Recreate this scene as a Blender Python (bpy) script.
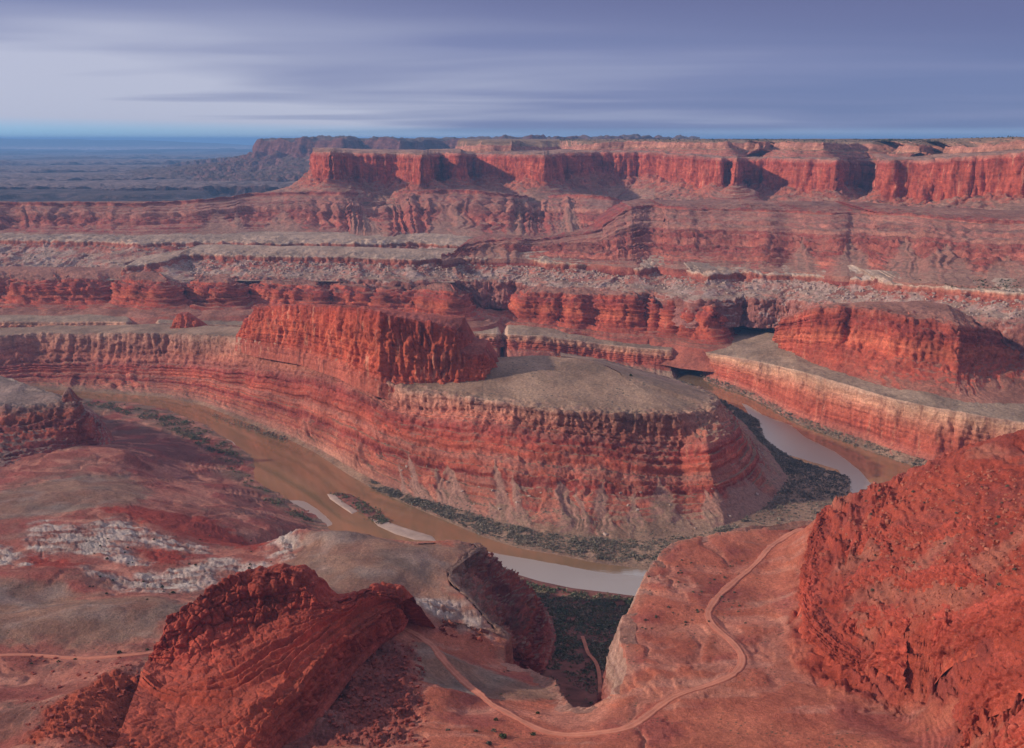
import bpy, math, random
import numpy as np
from math import radians as R

# ------------------------------------------------------------------ camera, sky, sun, exposure
random.seed(7)
RNG = np.random.default_rng(11)
for o in list(bpy.data.objects):
    bpy.data.objects.remove(o)
SC = bpy.context.scene
COL = SC.collection
F, HC, HY = 1098.0, 600.0, 139.0
PITCH = math.atan((374 - HY) / F)
cam = bpy.data.cameras.new('camera')
cam.sensor_width = 36
cam.lens = F / 1024 * 36
cam.clip_start = 1
cam.clip_end = 200000
co = bpy.data.objects.new('camera', cam)
COL.objects.link(co)
co.location = (0, 0, HC)
co.rotation_euler = (math.pi / 2 - PITCH, 0, 0)
SC.camera = co

SUN_EL, SUN_AZ = 23.0, 262.0        # degrees; azimuth clockwise from +Y (view direction), so the sun is to the left, a little behind
sl = bpy.data.lights.new('sun', 'SUN')
sl.energy = 3.9
sl.angle = R(1.2)
sl.color = (1.0, 0.86, 0.72)
so = bpy.data.objects.new('sun', sl)
COL.objects.link(so)
_d = (math.sin(R(SUN_AZ)) * math.cos(R(SUN_EL)), math.cos(R(SUN_AZ)) * math.cos(R(SUN_EL)), math.sin(R(SUN_EL)))
from mathutils import Vector
so.rotation_euler = Vector(_d).to_track_quat('Z', 'Y').to_euler()
so.location = (-4000, -500, 3000)

W = bpy.data.worlds.new('World')
SC.world = W
W.use_nodes = True


class NT:
    """small helper to write node trees"""
    def __init__(s, tree):
        s.t = tree
        tree.nodes.clear()

    def n(s, typ, ins=None, **kw):
        nd = s.t.nodes.new(typ)
        for k, v in kw.items():
            setattr(nd, k, v)
        for k, v in (ins or {}).items():
            sock = nd.inputs[k]
            if isinstance(v, bpy.types.NodeSocket):
                s.t.links.new(v, sock)
            else:
                sock.default_value = v
        return nd

    def math(s, op, a, b=None, c=None, clamp=False):
        nd = s.t.nodes.new('ShaderNodeMath')
        nd.operation = op
        nd.use_clamp = clamp
        for i, v in enumerate((a, b, c)):
            if v is None:
                continue
            if isinstance(v, bpy.types.NodeSocket):
                s.t.links.new(v, nd.inputs[i])
            else:
                nd.inputs[i].default_value = v
        return nd.outputs[0]

    def vmul(s, v, xyz):
        return s.n('ShaderNodeVectorMath', {0: v, 1: xyz}, operation='MULTIPLY').outputs[0]

    def noise(s, vec, scale=1.0, detail=4, rough=.55, dist=0.0):
        return s.n('ShaderNodeTexNoise', {'Vector': vec, 'Scale': scale, 'Detail': detail, 'Roughness': rough, 'Distortion': dist}).outputs[0]

    def rng(s, v, a, b, c=0.0, d=1.0, smooth=False):
        nd = s.n('ShaderNodeMapRange', {'Value': v, 'From Min': a, 'From Max': b, 'To Min': c, 'To Max': d})
        if smooth:
            nd.interpolation_type = 'SMOOTHSTEP'
        return nd.outputs[0]

    def mix(s, f, a, b, mode='MIX'):
        nd = s.t.nodes.new('ShaderNodeMix')
        nd.data_type = 'RGBA'
        nd.blend_type = mode
        for i, v in ((0, f), (6, a), (7, b)):
            if isinstance(v, bpy.types.NodeSocket):
                s.t.links.new(v, nd.inputs[i])
            else:
                nd.inputs[i].default_value = v if i == 0 else (tuple(v) + (1,))[:4]
        return nd.outputs[2]

    def ramp(s, v, stops):
        nd = s.n('ShaderNodeValToRGB', {0: v})
        r = nd.color_ramp
        while len(r.elements) < len(stops):
            r.elements.new(0.5)
        for e, (p, c) in zip(r.elements, stops):
            e.position = p
        for e, (p, c) in zip(r.elements, stops):
            e.color = (c[0], c[1], c[2], 1)
        return nd.outputs[0]


w = NT(W.node_tree)
sky = w.n('ShaderNodeTexSky', sky_type='NISHITA', sun_disc=False, sun_elevation=R(SUN_EL), sun_rotation=R(SUN_AZ),
          altitude=1800, air_density=1.0, dust_density=0.6, ozone_density=2.5)
geo = w.n('ShaderNodeTexCoord').outputs['Generated']
sep = w.n('ShaderNodeSeparateXYZ', {0: geo})
dz = sep.outputs[2]
den = w.math('ADD', w.math('MAXIMUM', dz, 0.0), 0.045)
plane = w.n('ShaderNodeCombineXYZ', {0: w.math('DIVIDE', sep.outputs[0], den), 1: w.math('DIVIDE', sep.outputs[1], den), 2: 0.0}).outputs[0]
# a high sheet of streaky altostratus, drawn out across the view
rot = w.n('ShaderNodeVectorRotate', {'Vector': plane, 'Angle': R(4)}, rotation_type='Z_AXIS').outputs[0]
st = w.vmul(rot, (0.17, 0.30, 1))
c1 = w.noise(st, 1.0, 3, .42, .5)
c2 = w.noise(w.vmul(rot, (0.40, 0.75, 1)), 1.0, 5, .5, .6)
c3 = w.noise(w.vmul(rot, (0.10, 0.13, 1)), 1.3, 3, .5)
cl = w.math('ADD', w.math('MULTIPLY', c1, .5), w.math('ADD', w.math('MULTIPLY', c2, .06), w.math('MULTIPLY', c3, .44)))
SKY_K = 10.0
west0 = w.rng(sep.outputs[0], .35, -.45, -.09, .20, True)
band = w.math('ADD', w.math('MULTIPLY', west0, w.rng(dz, .125, .06, .1, 1.0, True)), w.rng(dz, .055, .015, 0, .05, True))
cc = w.ramp(w.rng(w.math('ADD', cl, band), .38, .68), [(0, (.165 * SKY_K, .195 * SKY_K, .36 * SKY_K)), (.4, (.215 * SKY_K, .235 * SKY_K, .40 * SKY_K)),
                                  (.75, (.34 * SKY_K, .355 * SKY_K, .50 * SKY_K)), (1, (.50 * SKY_K, .51 * SKY_K, .63 * SKY_K))])
# the sheet thickens towards the frame top and thins to a clear strip low over the horizon
up_ = w.math('ADD', dz, w.math('MULTIPLY', sep.outputs[0], .075))
thick = w.mix(w.rng(up_, .07, .14, 0, .8, True), cc, (.125 * SKY_K, .13 * SKY_K, .26 * SKY_K))
thick = w.mix(w.rng(dz, .17, .42, smooth=True), thick, (.36 * SKY_K, .34 * SKY_K, .44 * SKY_K))  # brighter sky above the frame, added to lift the shadows
ahead = w.math('MULTIPLY', w.math('MULTIPLY', w.rng(dz, .17, .28, smooth=True), w.rng(dz, .75, .5, smooth=True)), w.rng(sep.outputs[1], .2, .7, smooth=True))
thick = w.mix(ahead, thick, (.86 * SKY_K, .96 * SKY_K, 1.15 * SKY_K))  # bright band ahead, above the frame, added to pale the river's reflections
west = w.rng(sep.outputs[0], .05, -.45, 0, 1, True)
lowm = w.math('ADD', w.rng(dz, .005, .020, smooth=True), w.math('MULTIPLY', w.math('SUBTRACT', 1.0, west), .75), clamp=True)
cover = w.math('MULTIPLY', lowm, .93)
skyc = w.mix(1.0, sky.outputs[0], (.55, .88, 1.55), 'MULTIPLY')
fin = w.mix(cover, skyc, thick)
bg = w.n('ShaderNodeBackground', {'Color': fin, 'Strength': 0.1})
w.n('ShaderNodeOutputWorld', {'Surface': bg.outputs[0]})

SC.view_settings.view_transform = 'Standard'
SC.view_settings.look = 'None'
SC.view_settings.exposure = 0.05
SC.view_settings.gamma = 1.0
SC.view_settings.use_curve_mapping = False
SC.render.engine = 'CYCLES'
SC.cycles.max_bounces = 5
SC.cycles.diffuse_bounces = 2
SC.cycles.glossy_bounces = 2
SC.cycles.volume_bounces = 0
SC.cycles.use_denoising = True

# ------------------------------------------------------------------ from the survey of the photograph to places on the ground
CP, SP = math.cos(PITCH), math.sin(PITCH)


def ray(px, py):
    x = (px - 512) / F
    y = (374 - py) / F
    return np.array([x, CP + SP * y, -SP + CP * y])


def U(px, py, z):                       # point of that sight line at height z
    d = ray(px, py)
    t = (z - HC) / d[2]
    return d * t + np.array([0, 0, HC])


def UY(px, py, Y):                      # point of that sight line at distance Y
    d = ray(px, py)
    return d * (Y / d[1]) + np.array([0, 0, HC])


def UP(px, py, z0, Y0, s):              # point of that sight line on a bed dipping away from the camera
    d = ray(px, py)
    t = (z0 + s * Y0 - HC) / (d[2] + s * d[1])
    return d * t + np.array([0, 0, HC])


def proj(P):
    x, y, z = P[..., 0], P[..., 1], P[..., 2] - HC
    dep = CP * y - SP * z
    return 512 + F * x / dep, 374 - F * (SP * y + CP * z) / dep, dep


# ------------------------------------------------------------------ noise
_perm = np.arange(256)
np.random.default_rng(5).shuffle(_perm)
_perm = np.concatenate([_perm, _perm, _perm]).astype(np.int32)
_g = np.random.default_rng(6).normal(size=(256, 3))
_g = (_g / np.linalg.norm(_g, axis=1)[:, None]).astype(np.float32)


def perlin(x, y, z):
    x, y, z = [np.asarray(a, np.float32) for a in np.broadcast_arrays(x, y, z)]
    xi, yi, zi = np.floor(x), np.floor(y), np.floor(z)
    fx, fy, fz = x - xi, y - yi, z - zi
    xi, yi, zi = [a.astype(np.int32) & 255 for a in (xi, yi, zi)]
    u, v, t = [a * a * a * (a * (a * 6 - 15) + 10) for a in (fx, fy, fz)]
    out = 0
    for i in (0, 1):
        wx = u if i else 1 - u
        for j in (0, 1):
            wy = v if j else 1 - v
            for k in (0, 1):
                wz = t if k else 1 - t
                h = _perm[_perm[_perm[xi + i] + yi + j] + zi + k]
                g = _g[h]
                out = out + wx * wy * wz * (g[..., 0] * (fx - i) + g[..., 1] * (fy - j) + g[..., 2] * (fz - k))
    return out * 1.7


def fbm(x, y, z, L, octv=4, gain=.5, zs=1.0):
    a, s, out = 1.0, 1.0 / L, 0
    for i in range(octv):
        out = out + a * perlin(x * s + 13.7 * i, y * s + 7.1 * i, z * s * zs + 3.3 * i)
        a *= gain
        s *= 2.03
    return out


def billow(x, y, z, L, octv=3, gain=.5, zs=1.0):
    a, s, out = 1.0, 1.0 / L, 0
    for i in range(octv):
        out = out + a * (np.abs(perlin(x * s + 5.7 * i, y * s + 9.1 * i, z * s * zs + 1.3 * i)) * 2 - .55)
        a *= gain
        s *= 2.03
    return out


def bed_table(seed, lo, hi):
    """how far each bed stands out of the cliff, by height in metres (4 samples a metre)"""
    r = np.random.default_rng(seed)
    v = np.zeros(1200 * 4)
    z, hard = 0.0, True
    while z < 1200:
        th = r.uniform(lo, hi) * (1.0 if hard else .7)
        v[int(z * 4):int((z + th) * 4)] = r.uniform(.35, 1.0) if hard else r.uniform(-1, -.2)
        hard = not hard
        z += th
    k = np.array([1, 2, 3, 2, 1.]) / 9
    return np.convolve(v, k, 'same')


BEDS = {'fine': bed_table(3, 3, 9), 'mid': bed_table(4, 6, 18), 'thick': bed_table(9, 12, 34)}
_zt = np.arange(1200 * 4) / 4 - 200


def beds(kind, z):
    return np.interp(z, _zt, BEDS[kind])


def sstep(a, b, x):
    t = np.clip((x - a) / (b - a), 0, 1)
    return t * t * (3 - 2 * t)


def gsmooth(a, sig):
    if sig <= 0.3:
        return a
    r = int(max(1, min(3 * sig, len(a) // 2 - 1)))
    k = np.exp(-.5 * (np.arange(-r, r + 1) / sig) ** 2)
    k /= k.sum()
    p = np.concatenate([np.repeat(a[:1], r, 0), a, np.repeat(a[-1:], r, 0)])
    if a.ndim == 1:
        return np.convolve(p, k, 'valid')
    return np.stack([np.convolve(p[:, i], k, 'valid') for i in range(a.shape[1])], 1)


def cells(x, y, z):
    """jointed rock: a value per block (-1..1) and how near the joint is (0 on it)"""
    x, y, z = [np.asarray(a, np.float32) for a in np.broadcast_arrays(x, y, z)]
    xi, yi, zi = [np.floor(a) for a in (x, y, z)]
    b1 = np.full(x.shape, 9e9, np.float32)
    b2 = np.full(x.shape, 9e9, np.float32)
    val = np.zeros(x.shape, np.float32)
    for i in (-1, 0, 1):
        for j in (-1, 0, 1):
            for k in (-1, 0, 1):
                cx_, cy_, cz_ = xi + i, yi + j, zi + k
                h = _perm[_perm[_perm[cx_.astype(np.int32) & 255] + (cy_.astype(np.int32) & 255)] + (cz_.astype(np.int32) & 255)]
                g_ = _g[h] * .42 + .5
                d = (cx_ + g_[..., 0] - x) ** 2 + (cy_ + g_[..., 1] - y) ** 2 + (cz_ + g_[..., 2] - z) ** 2
                n1_ = d < b1
                b2 = np.where(n1_, b1, np.minimum(b2, d))
                val = np.where(n1_, h / 127.5 - 1, val)
                b1 = np.where(n1_, d, b1)
    return val, np.sqrt(b2) - np.sqrt(b1)


# ------------------------------------------------------------------ meshes
def tag(o, label=None, cat=None, group=None, kind=None):
    for k, v in (('label', label), ('category', cat), ('group', group), ('kind', kind)):
        if v:
            o[k] = v
    return o


def mesh_obj(name, V, Q, mat, smooth=True, parent=None, attrs=None):
    V = np.ascontiguousarray(V, np.float32).reshape(-1, 3)
    Q = np.ascontiguousarray(Q, np.int32)
    n, k = Q.shape
    me = bpy.data.meshes.new(name)
    me.vertices.add(len(V))
    me.vertices.foreach_set('co', V.ravel())
    me.loops.add(n * k)
    me.loops.foreach_set('vertex_index', Q.ravel())
    me.polygons.add(n)
    me.polygons.foreach_set('loop_start', np.arange(n, dtype=np.int32) * k)
    me.polygons.foreach_set('use_smooth', np.full(n, smooth, bool))
    for an, (typ, data) in (attrs or {}).items():
        at = me.attributes.new(an, typ, 'POINT')
        if typ == 'FLOAT':
            at.data.foreach_set('value', np.ascontiguousarray(data, np.float32).ravel())
        else:
            c = np.ones((len(V), 4), np.float32)
            c[:, :3] = data.reshape(-1, 3)
            at.data.foreach_set('color', c.ravel())
    me.update(calc_edges=True)
    me.validate()
    me.materials.append(mat)
    o = bpy.data.objects.new(name, me)
    COL.objects.link(o)
    if parent:
        o.parent = parent
    return o


def grid_quads(nr, nc):
    i = np.arange(nr * nc).reshape(nr, nc)
    return np.stack([i[:-1, :-1], i[1:, :-1], i[1:, 1:], i[:-1, 1:]], -1).reshape(-1, 4)


SHEETS = {}                              # name -> (verts grid, row parameter) of every landform, for setting things down on them


def dense(curves, main=0, step=1.15, sm=2.5, smax=2600):
    """control curves (same number of points each) -> evenly spaced, slightly rounded curves"""
    C = [np.array(c, float) for c in curves]
    m = C[main]
    u0 = np.linspace(0, len(m) - 1, 6000)
    P = np.stack([np.interp(u0, np.arange(len(m)), m[:, i]) for i in range(3)], 1)
    dist = np.linalg.norm(P - np.array([0, 0, HC]), axis=1)
    seg = np.linalg.norm(np.diff(P, axis=0), axis=1) / (.5 * (dist[1:] + dist[:-1])) * F
    L = np.concatenate([[0], np.cumsum(seg)])
    n = int(np.clip(L[-1] / step, 40, smax))
    u = np.interp(np.linspace(0, L[-1], n), L, u0)
    return [gsmooth(np.stack([np.interp(u, np.arange(len(c)), c[:, i]) for i in range(3)], 1), sm) for c in C]


def wig(c, amp, L, seed=0., octv=4):
    """ragged plan line: pushes a line in and out along its own course"""
    s_ = np.concatenate([[0], np.cumsum(np.linalg.norm(np.diff(c[:, :2], axis=0), axis=1))])
    nn = plan_normal(c, 4)
    o = c.copy()
    o[:, :2] += nn * (amp * fbm(s_, 0 * s_ + seed, 0 * s_ + .5, L, octv, .55))[:, None]
    return o


def plan_normal(c, sig):
    t = gsmooth(np.gradient(c[:, :2], axis=0), sig)
    nn = np.stack([t[:, 1], -t[:, 0]], 1)
    return nn / (np.linalg.norm(nn, axis=1)[:, None] + 1e-9)


def off(c, d, z, sig=None):
    """curve c moved outwards by d in plan, at height z (number or array)"""
    sp = np.median(np.linalg.norm(np.diff(c[:, :2], axis=0), axis=1)) + 1e-6
    d = np.asarray(d, float)
    s = max(2.0, float(np.abs(d).mean()) * .5 / sp) if sig is None else sig
    nn = plan_normal(c, s)
    o = c.copy()
    o[:, :2] += nn * (d[:, None] if d.ndim else d)
    o[:, 2] = z
    return o


def loft(name, curves, amps, nz, mat, bed='fine', flL=40., guL=70., fbL=50., rowpx=1.0, warp=6., seed=0., maxrows=150, flip=1, blk=14., blkz=.6, blkdir=None, fans=None, guw=.8, guz=.35, cracks=None):
    """a landform as one sheet drawn through level lines from top to foot.
    amps: one dict per line (fl flutes, led ledges, gu gullies, fb rough) in metres; nz: nominal bed height per line"""
    K = len(curves)
    rows, ts = [], []
    for k in range(K - 1):
        a, b = curves[k], curves[k + 1]
        ax, ay, _ = proj(a)
        bx, by, _ = proj(b)
        gp = np.percentile(np.hypot(ax - bx, ay - by), 70)
        gd = np.percentile(np.linalg.norm(a - b, axis=1) / np.linalg.norm(a - [0, 0, HC], axis=1) * F, 60)
        n = int(np.clip(max(gp / rowpx, gd / (rowpx * 3)), 3, maxrows))
        for j in range(n):
            f = j / n
            rows.append(a * (1 - f) + b * f)
            ts.append(k + f)
    rows.append(curves[-1])
    ts.append(K - 1.0)
    P = np.stack(rows)                   # rows x s x 3
    t = np.array(ts)
    Ps = np.stack([gsmooth(P[:, :, i], 2.0) for i in range(3)], -1)
    ds = np.gradient(Ps, axis=1)
    dt = np.gradient(Ps, axis=0)
    N = np.cross(dt, ds) * flip
    N /= np.linalg.norm(N, axis=2)[..., None] + 1e-9
    A = {q: np.interp(t, np.arange(K), [d.get(q, 0.) for d in amps])[:, None] for q in ('fl', 'led', 'gu', 'fb', 'vz', 'blk')}
    nzt = np.interp(t, np.arange(K), nz)[:, None]
    x, y, z = P[..., 0], P[..., 1], P[..., 2]
    s = np.concatenate([[0], np.cumsum(np.linalg.norm(np.diff(curves[min(1, K - 1)][:, :2], axis=0), axis=1))])[None, :] + seed * 977
    wz = fbm(x, y, z, 90, 2) * warp * .5
    sz = nzt + wz + 0 * x
    d = 0
    fan = np.zeros(x.shape, np.float32)
    if fans:
        nf, ta0, ta1, tf, w0_, w1_ = fans[:6]
        sf0, sf1 = fans[6:] if len(fans) > 6 else (0, 1)
        fr_ = np.random.default_rng(int(seed * 10) + 3)
        sn = s + fbm(x, y, z, 45, 3) * 9
        tn_ = t[:, None] + fbm(x, y, z, 60, 2) * .25
        for _ in range(nf):
            si = s.min() + (s.max() - s.min()) * fr_.uniform(sf0, sf1); ta = fr_.uniform(ta0, ta1); wf = fr_.uniform(w0_, w1_)
            fan = np.maximum(fan, sstep(0, .45, 1 - np.abs(sn - si) / (wf * np.clip((tn_ - ta) / (tf - ta), .02, 1))) * (tn_ > ta))
        fan = fan * (t[:, None] < tf + .6)
    if A['blk'].max() > 0:
        bx_, by_ = x, y
        if blkdir is not None:
            ca_, sa_ = math.cos(blkdir), math.sin(blkdir)
            bx_, by_ = (x * ca_ + y * sa_) * .3, (y * ca_ - x * sa_)
        jx = fbm(x, y, z, blk * 2.5, 2) * .25
        v1, e1 = cells(bx_ / blk + jx, by_ / blk + jx, z * blkz / blk + seed)
        v2, e2 = cells(bx_ / blk * 2.3 + 7, by_ / blk * 2.3 + jx, z * blkz / blk * 2.3)
        dblk = A['blk'] * (v1 * .75 + v2 * .35 - .7 * sstep(.14, .0, e1) - .3 * sstep(.14, .0, e2))
        d = d + dblk * (1 - fan)
    if A['fl'].max() > 0:
        d = d + A['fl'] * billow(x + seed * 31, y, z, flL, 3, .5, .16)
    if A['led'].max() > 0:
        m = .6 + .7 * fbm(x, y, z, 130, 2) + .5 * fbm(x, y, z, 24, 2)
        d = d + A['led'] * (beds(bed, sz + 200 + (seed * 37) % 290) * m + .5 * beds('thick', sz + 260 + (seed * 21) % 250)) * (1 - .85 * fan)
    if A['gu'].max() > 0:
        ws = s + fbm(x, y, z, 90, 3) * guL * guw
        m = np.clip(.55 + .9 * fbm(x + 500, y, z, guL * 3, 2), .1, 1.3)
        d = d + A['gu'] * m * (billow(ws, z * guz + seed * 9.1, 0 * x, guL, 4, .6))
    if A['fb'].max() > 0:
        d = d + A['fb'] * fbm(x, y, z, fbL, 4, .5)
    if cracks:
        nc_, dep_, ca0, ca1, cw_ = cracks
        cr_ = np.random.default_rng(int(seed * 7) + 1)
        sn = (s - s.min()) / (s.max() - s.min())
        tw_ = t[:, None] + fbm(x, y, z, 30, 3) * .10
        for i_ in range(nc_):
            ln_ = cr_.uniform(ca0, ca1) + cr_.uniform(-.5, .5) * (sn - .5)
            a_, b_ = sorted(cr_.uniform(0, 1, 2))
            gate = sstep(a_ - .1, a_, sn) * (1 - sstep(b_ + .15, b_ + .25, sn))
            q_ = (tw_ - ln_) / cw_
            d = d + gate * dep_ * (np.clip(q_, 0, 1) * (q_ < 3) * np.clip(3 - q_, 0, 2) * .35 - np.exp(-q_ * q_ * 6)) * cr_.uniform(.5, 1.2)
    if fans:
        d = d + fan * min(1.0, A['gu'].max() / 6)
    P = P + N * (d[..., None] if not np.isscalar(d) else 0)
    if A['vz'].max() > 0:
        P[..., 2] += A['vz'] * fbm(x, y, 0 * x, 110, 4, .5)
    nr, nc = P.shape[:2]
    o = mesh_obj(name, P.reshape(-1, 3), grid_quads(nr, nc) if flip > 0 else grid_quads(nr, nc)[:, ::-1], mat,
                 attrs={'sz': ('FLOAT', sz.reshape(-1)), 'fan': ('FLOAT', fan.reshape(-1))})
    SHEETS.setdefault(name, []).append((P, t))
    o['kind'] = 'structure'
    return o


# ------------------------------------------------------------------ materials
def rock(name, stops, flat=(.30, .16, .11), flat_amt=.8, flat_th=(.80, .95), streak=.35, lines=.45, debris=None, deb_amt=.5, fine=6.0, bump=.6,
         speck=0.0, speck_col=(.09, .085, .06), vary=.35, rough=.95, speck_scale=.12, fan_col=None):
    m = bpy.data.materials.new(name)
    m.use_nodes = True
    t = NT(m.node_tree)
    pos = t.n('ShaderNodeTexCoord').outputs['Object']
    g = t.n('ShaderNodeNewGeometry')
    sz = t.n('ShaderNodeAttribute', attribute_name='sz').outputs['Fac']
    wv = t.math('MULTIPLY_ADD', t.math('SUBTRACT', t.noise(pos, .035, 4), .5), 14.0, sz)
    z0, z1 = stops[0][0], stops[-1][0]
    base = t.ramp(t.rng(wv, z0, z1), [((z - z0) / (z1 - z0), c) for z, c in stops])
    sx = t.n('ShaderNodeSeparateXYZ', {0: pos})
    lv = t.n('ShaderNodeCombineXYZ', {0: t.math('MULTIPLY', sx.outputs[0], .004), 1: t.math('MULTIPLY', sx.outputs[1], .004), 2: t.math('MULTIPLY', wv, .16)}).outputs[0]
    ln = t.noise(lv, 1.0, 5, .65)
    base = t.mix(1.0, base, t.n('ShaderNodeCombineColor', {0: t.rng(ln, .3, .7, 1 - lines, 1 + lines), 1: t.rng(ln, .3, .7, 1 - lines * 1.15, 1 + lines * 1.15), 2: t.rng(ln, .3, .7, 1 - lines, 1 + lines * 1.1)}).outputs[0], 'MULTIPLY')
    # desert varnish and pale wash hanging down the cliffs
    stv = t.vmul(pos, (.055, .055, .006))
    sk = t.noise(stv, 1.0, 5, .6)
    nz = t.n('ShaderNodeSeparateXYZ', {0: g.outputs['Normal']}).outputs[2]
    steep = t.rng(nz, .75, .45, 0, 1, True)
    skf = t.math('MULTIPLY', t.rng(sk, .52, .68, 0, 1, True), t.math('MULTIPLY', steep, streak))
    base = t.mix(skf, base, (.13, .035, .03))
    sk2 = t.noise(t.vmul(pos, (.09, .09, .008)), 1.0, 4, .6)
    base = t.mix(t.math('MULTIPLY', t.rng(sk2, .56, .72, 0, 1, True), t.math('MULTIPLY', steep, streak)), base, (.60, .27, .17))
    # broad patches
    pv = t.noise(pos, .011, 5, .6)
    k = t.rng(pv, .3, .7, 1 - vary, 1 + vary)
    base = t.mix(1.0, base, t.n('ShaderNodeCombineColor', {0: k, 1: k, 2: k}).outputs[0], 'MULTIPLY')
    if debris:
        dm = t.math('MULTIPLY', t.rng(t.noise(t.vmul(pos, (1, 1, .35)), .018, 6, .65), .46, .60, 0, 1, True), t.math('MULTIPLY', t.rng(nz, .35, .7, 0, 1, True), deb_amt))
        base = t.mix(dm, base, debris)
    if fan_col:
        fa = t.n('ShaderNodeAttribute', attribute_name='fan').outputs['Fac']
        base = t.mix(t.math('MULTIPLY', fa, .85), base, fan_col)
    fl = t.math('MULTIPLY', t.rng(t.math('ADD', nz, t.math('MULTIPLY', t.math('SUBTRACT', t.noise(pos, .05, 4), .5), .12)), flat_th[0], flat_th[1], 0, 1, True), flat_amt)
    fcol = t.mix(t.rng(t.noise(t.vmul(pos, (1, .55, 1)), .012, 5, .65), .38, .62, 0, 1), [c * .58 for c in flat], [min(1, c * 1.32) for c in flat])
    fcol = t.mix(t.rng(t.noise(t.vmul(pos, (.35, 1, 1)), .03, 5, .7), .55, .72, 0, .55), fcol, [flat[0] * .75, flat[1] * .62, flat[2] * .6])
    base = t.mix(fl, base, fcol)
    fn = t.noise(pos, 1.0 / fine, 5, .7)
    f2 = t.noise(pos, 3.2 / fine, 4, .7)
    k2 = t.math('MULTIPLY', t.rng(fn, .28, .72, .62, 1.36), t.rng(f2, .28, .72, .74, 1.27))
    base = t.mix(1.0, base, t.n('ShaderNodeCombineColor', {0: k2, 1: k2, 2: k2}).outputs[0], 'MULTIPLY')
    if speck:
        vo = t.n('ShaderNodeTexVoronoi', {'Vector': pos, 'Scale': speck_scale, 'Randomness': 1.0})
        sp = t.math('MULTIPLY', t.rng(vo.outputs['Distance'], .30, .16, 0, 1), t.rng(t.noise(pos, .013, 3), .45, .6, 0, 1))
        sp = t.math('MULTIPLY', sp, t.rng(nz, .6, .85, 0, speck))
        base = t.mix(sp, base, speck_col)
    bh = t.math('ADD', t.math('MULTIPLY_ADD', f2, .35, fn), t.math('MULTIPLY', t.noise(pos, .35 / fine, 4, .6), 1.6))
    bp = t.n('ShaderNodeBump', {'Height': bh, 'Strength': bump, 'Distance': fine * .8})
    bs = t.n('ShaderNodeBsdfPrincipled', {'Base Color': base, 'Roughness': rough, 'Normal': bp.outputs[0], 'Specular IOR Level': .12})
    t.n('ShaderNodeOutputMaterial', {'Surface': bs.outputs[0]})
    return m


def soil(name, bump=.6, fine=4.0, speck=.5, speck_col=(.075, .07, .045), speck_scale=.16, crag=.0):
    """ground coloured by what lies there (attribute col), broken up by grains, pebbles and small shrubs"""
    m = bpy.data.materials.new(name)
    m.use_nodes = True
    t = NT(m.node_tree)
    pos = t.n('ShaderNodeTexCoord').outputs['Object']
    g = t.n('ShaderNodeNewGeometry')
    nz = t.n('ShaderNodeSeparateXYZ', {0: g.outputs['Normal']}).outputs[2]
    base = t.n('ShaderNodeAttribute', attribute_name='col').outputs['Color']
    sx = t.n('ShaderNodeSeparateXYZ', {0: pos})
    ln = t.noise(t.n('ShaderNodeCombineXYZ', {0: t.math('MULTIPLY', sx.outputs[0], .012), 1: t.math('MULTIPLY', sx.outputs[1], .012), 2: t.math('MULTIPLY', sx.outputs[2], .30)}).outputs[0], 1.0, 5, .65)
    kk = t.rng(ln, .3, .7, .76, 1.24)
    base = t.mix(1.0, base, t.n('ShaderNodeCombineColor', {0: kk, 1: kk, 2: kk}).outputs[0], 'MULTIPLY')
    pv = t.noise(pos, .017, 6, .65)
    base = t.mix(1.0, base, t.n('ShaderNodeCombineColor', {0: t.rng(pv, .3, .7, .8, 1.2), 1: t.rng(pv, .3, .7, .7, 1.3), 2: t.rng(pv, .3, .7, .72, 1.28)}).outputs[0], 'MULTIPLY')
    fn = t.noise(pos, 1.0 / fine, 6, .72)
    f2 = t.noise(pos, 3.4 / fine, 4, .7)
    k2 = t.math('MULTIPLY', t.rng(fn, .28, .72, .66, 1.32), t.rng(f2, .28, .72, .66, 1.34))
    base = t.mix(1.0, base, t.n('ShaderNodeCombineColor', {0: k2, 1: k2, 2: k2}).outputs[0], 'MULTIPLY')
    vo = t.n('ShaderNodeTexVoronoi', {'Vector': pos, 'Scale': speck_scale, 'Randomness': 1.0})
    sp = t.math('MULTIPLY', t.rng(vo.outputs['Distance'], .26, .14, 0, 1), t.rng(t.noise(pos, .02, 3), .48, .6, 0, 1))
    base = t.mix(t.math('MULTIPLY', sp, t.rng(nz, .7, .9, 0, speck)), base, speck_col)
    bh = t.math('ADD', t.math('MULTIPLY_ADD', f2, .35, fn), t.math('MULTIPLY', t.noise(pos, .3 / fine, 4, .6), 1.6))
    bp = t.n('ShaderNodeBump', {'Height': bh, 'Strength': bump, 'Distance': fine * .8})
    bs = t.n('ShaderNodeBsdfPrincipled', {'Base Color': base, 'Roughness': .95, 'Normal': bp.outputs[0], 'Specular IOR Level': .1})
    t.n('ShaderNodeOutputMaterial', {'Surface': bs.outputs[0]})
    return m


def plain(name, c, var=.3, scale=.3, rough=.95, bump=.0):
    m = bpy.data.materials.new(name)
    m.use_nodes = True
    t = NT(m.node_tree)
    pos = t.n('ShaderNodeTexCoord').outputs['Object']
    n = t.noise(pos, scale, 5, .65)
    base = t.mix(t.rng(n, .3, .7), [q * (1 - var) for q in c], [min(1, q * (1 + var)) for q in c])
    bp = t.n('ShaderNodeBump', {'Height': n, 'Strength': bump, 'Distance': 1.0})
    bs = t.n('ShaderNodeBsdfPrincipled', {'Base Color': base, 'Roughness': rough, 'Normal': bp.outputs[0], 'Specular IOR Level': .15})
    t.n('ShaderNodeOutputMaterial', {'Surface': bs.outputs[0]})
    return m


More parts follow.
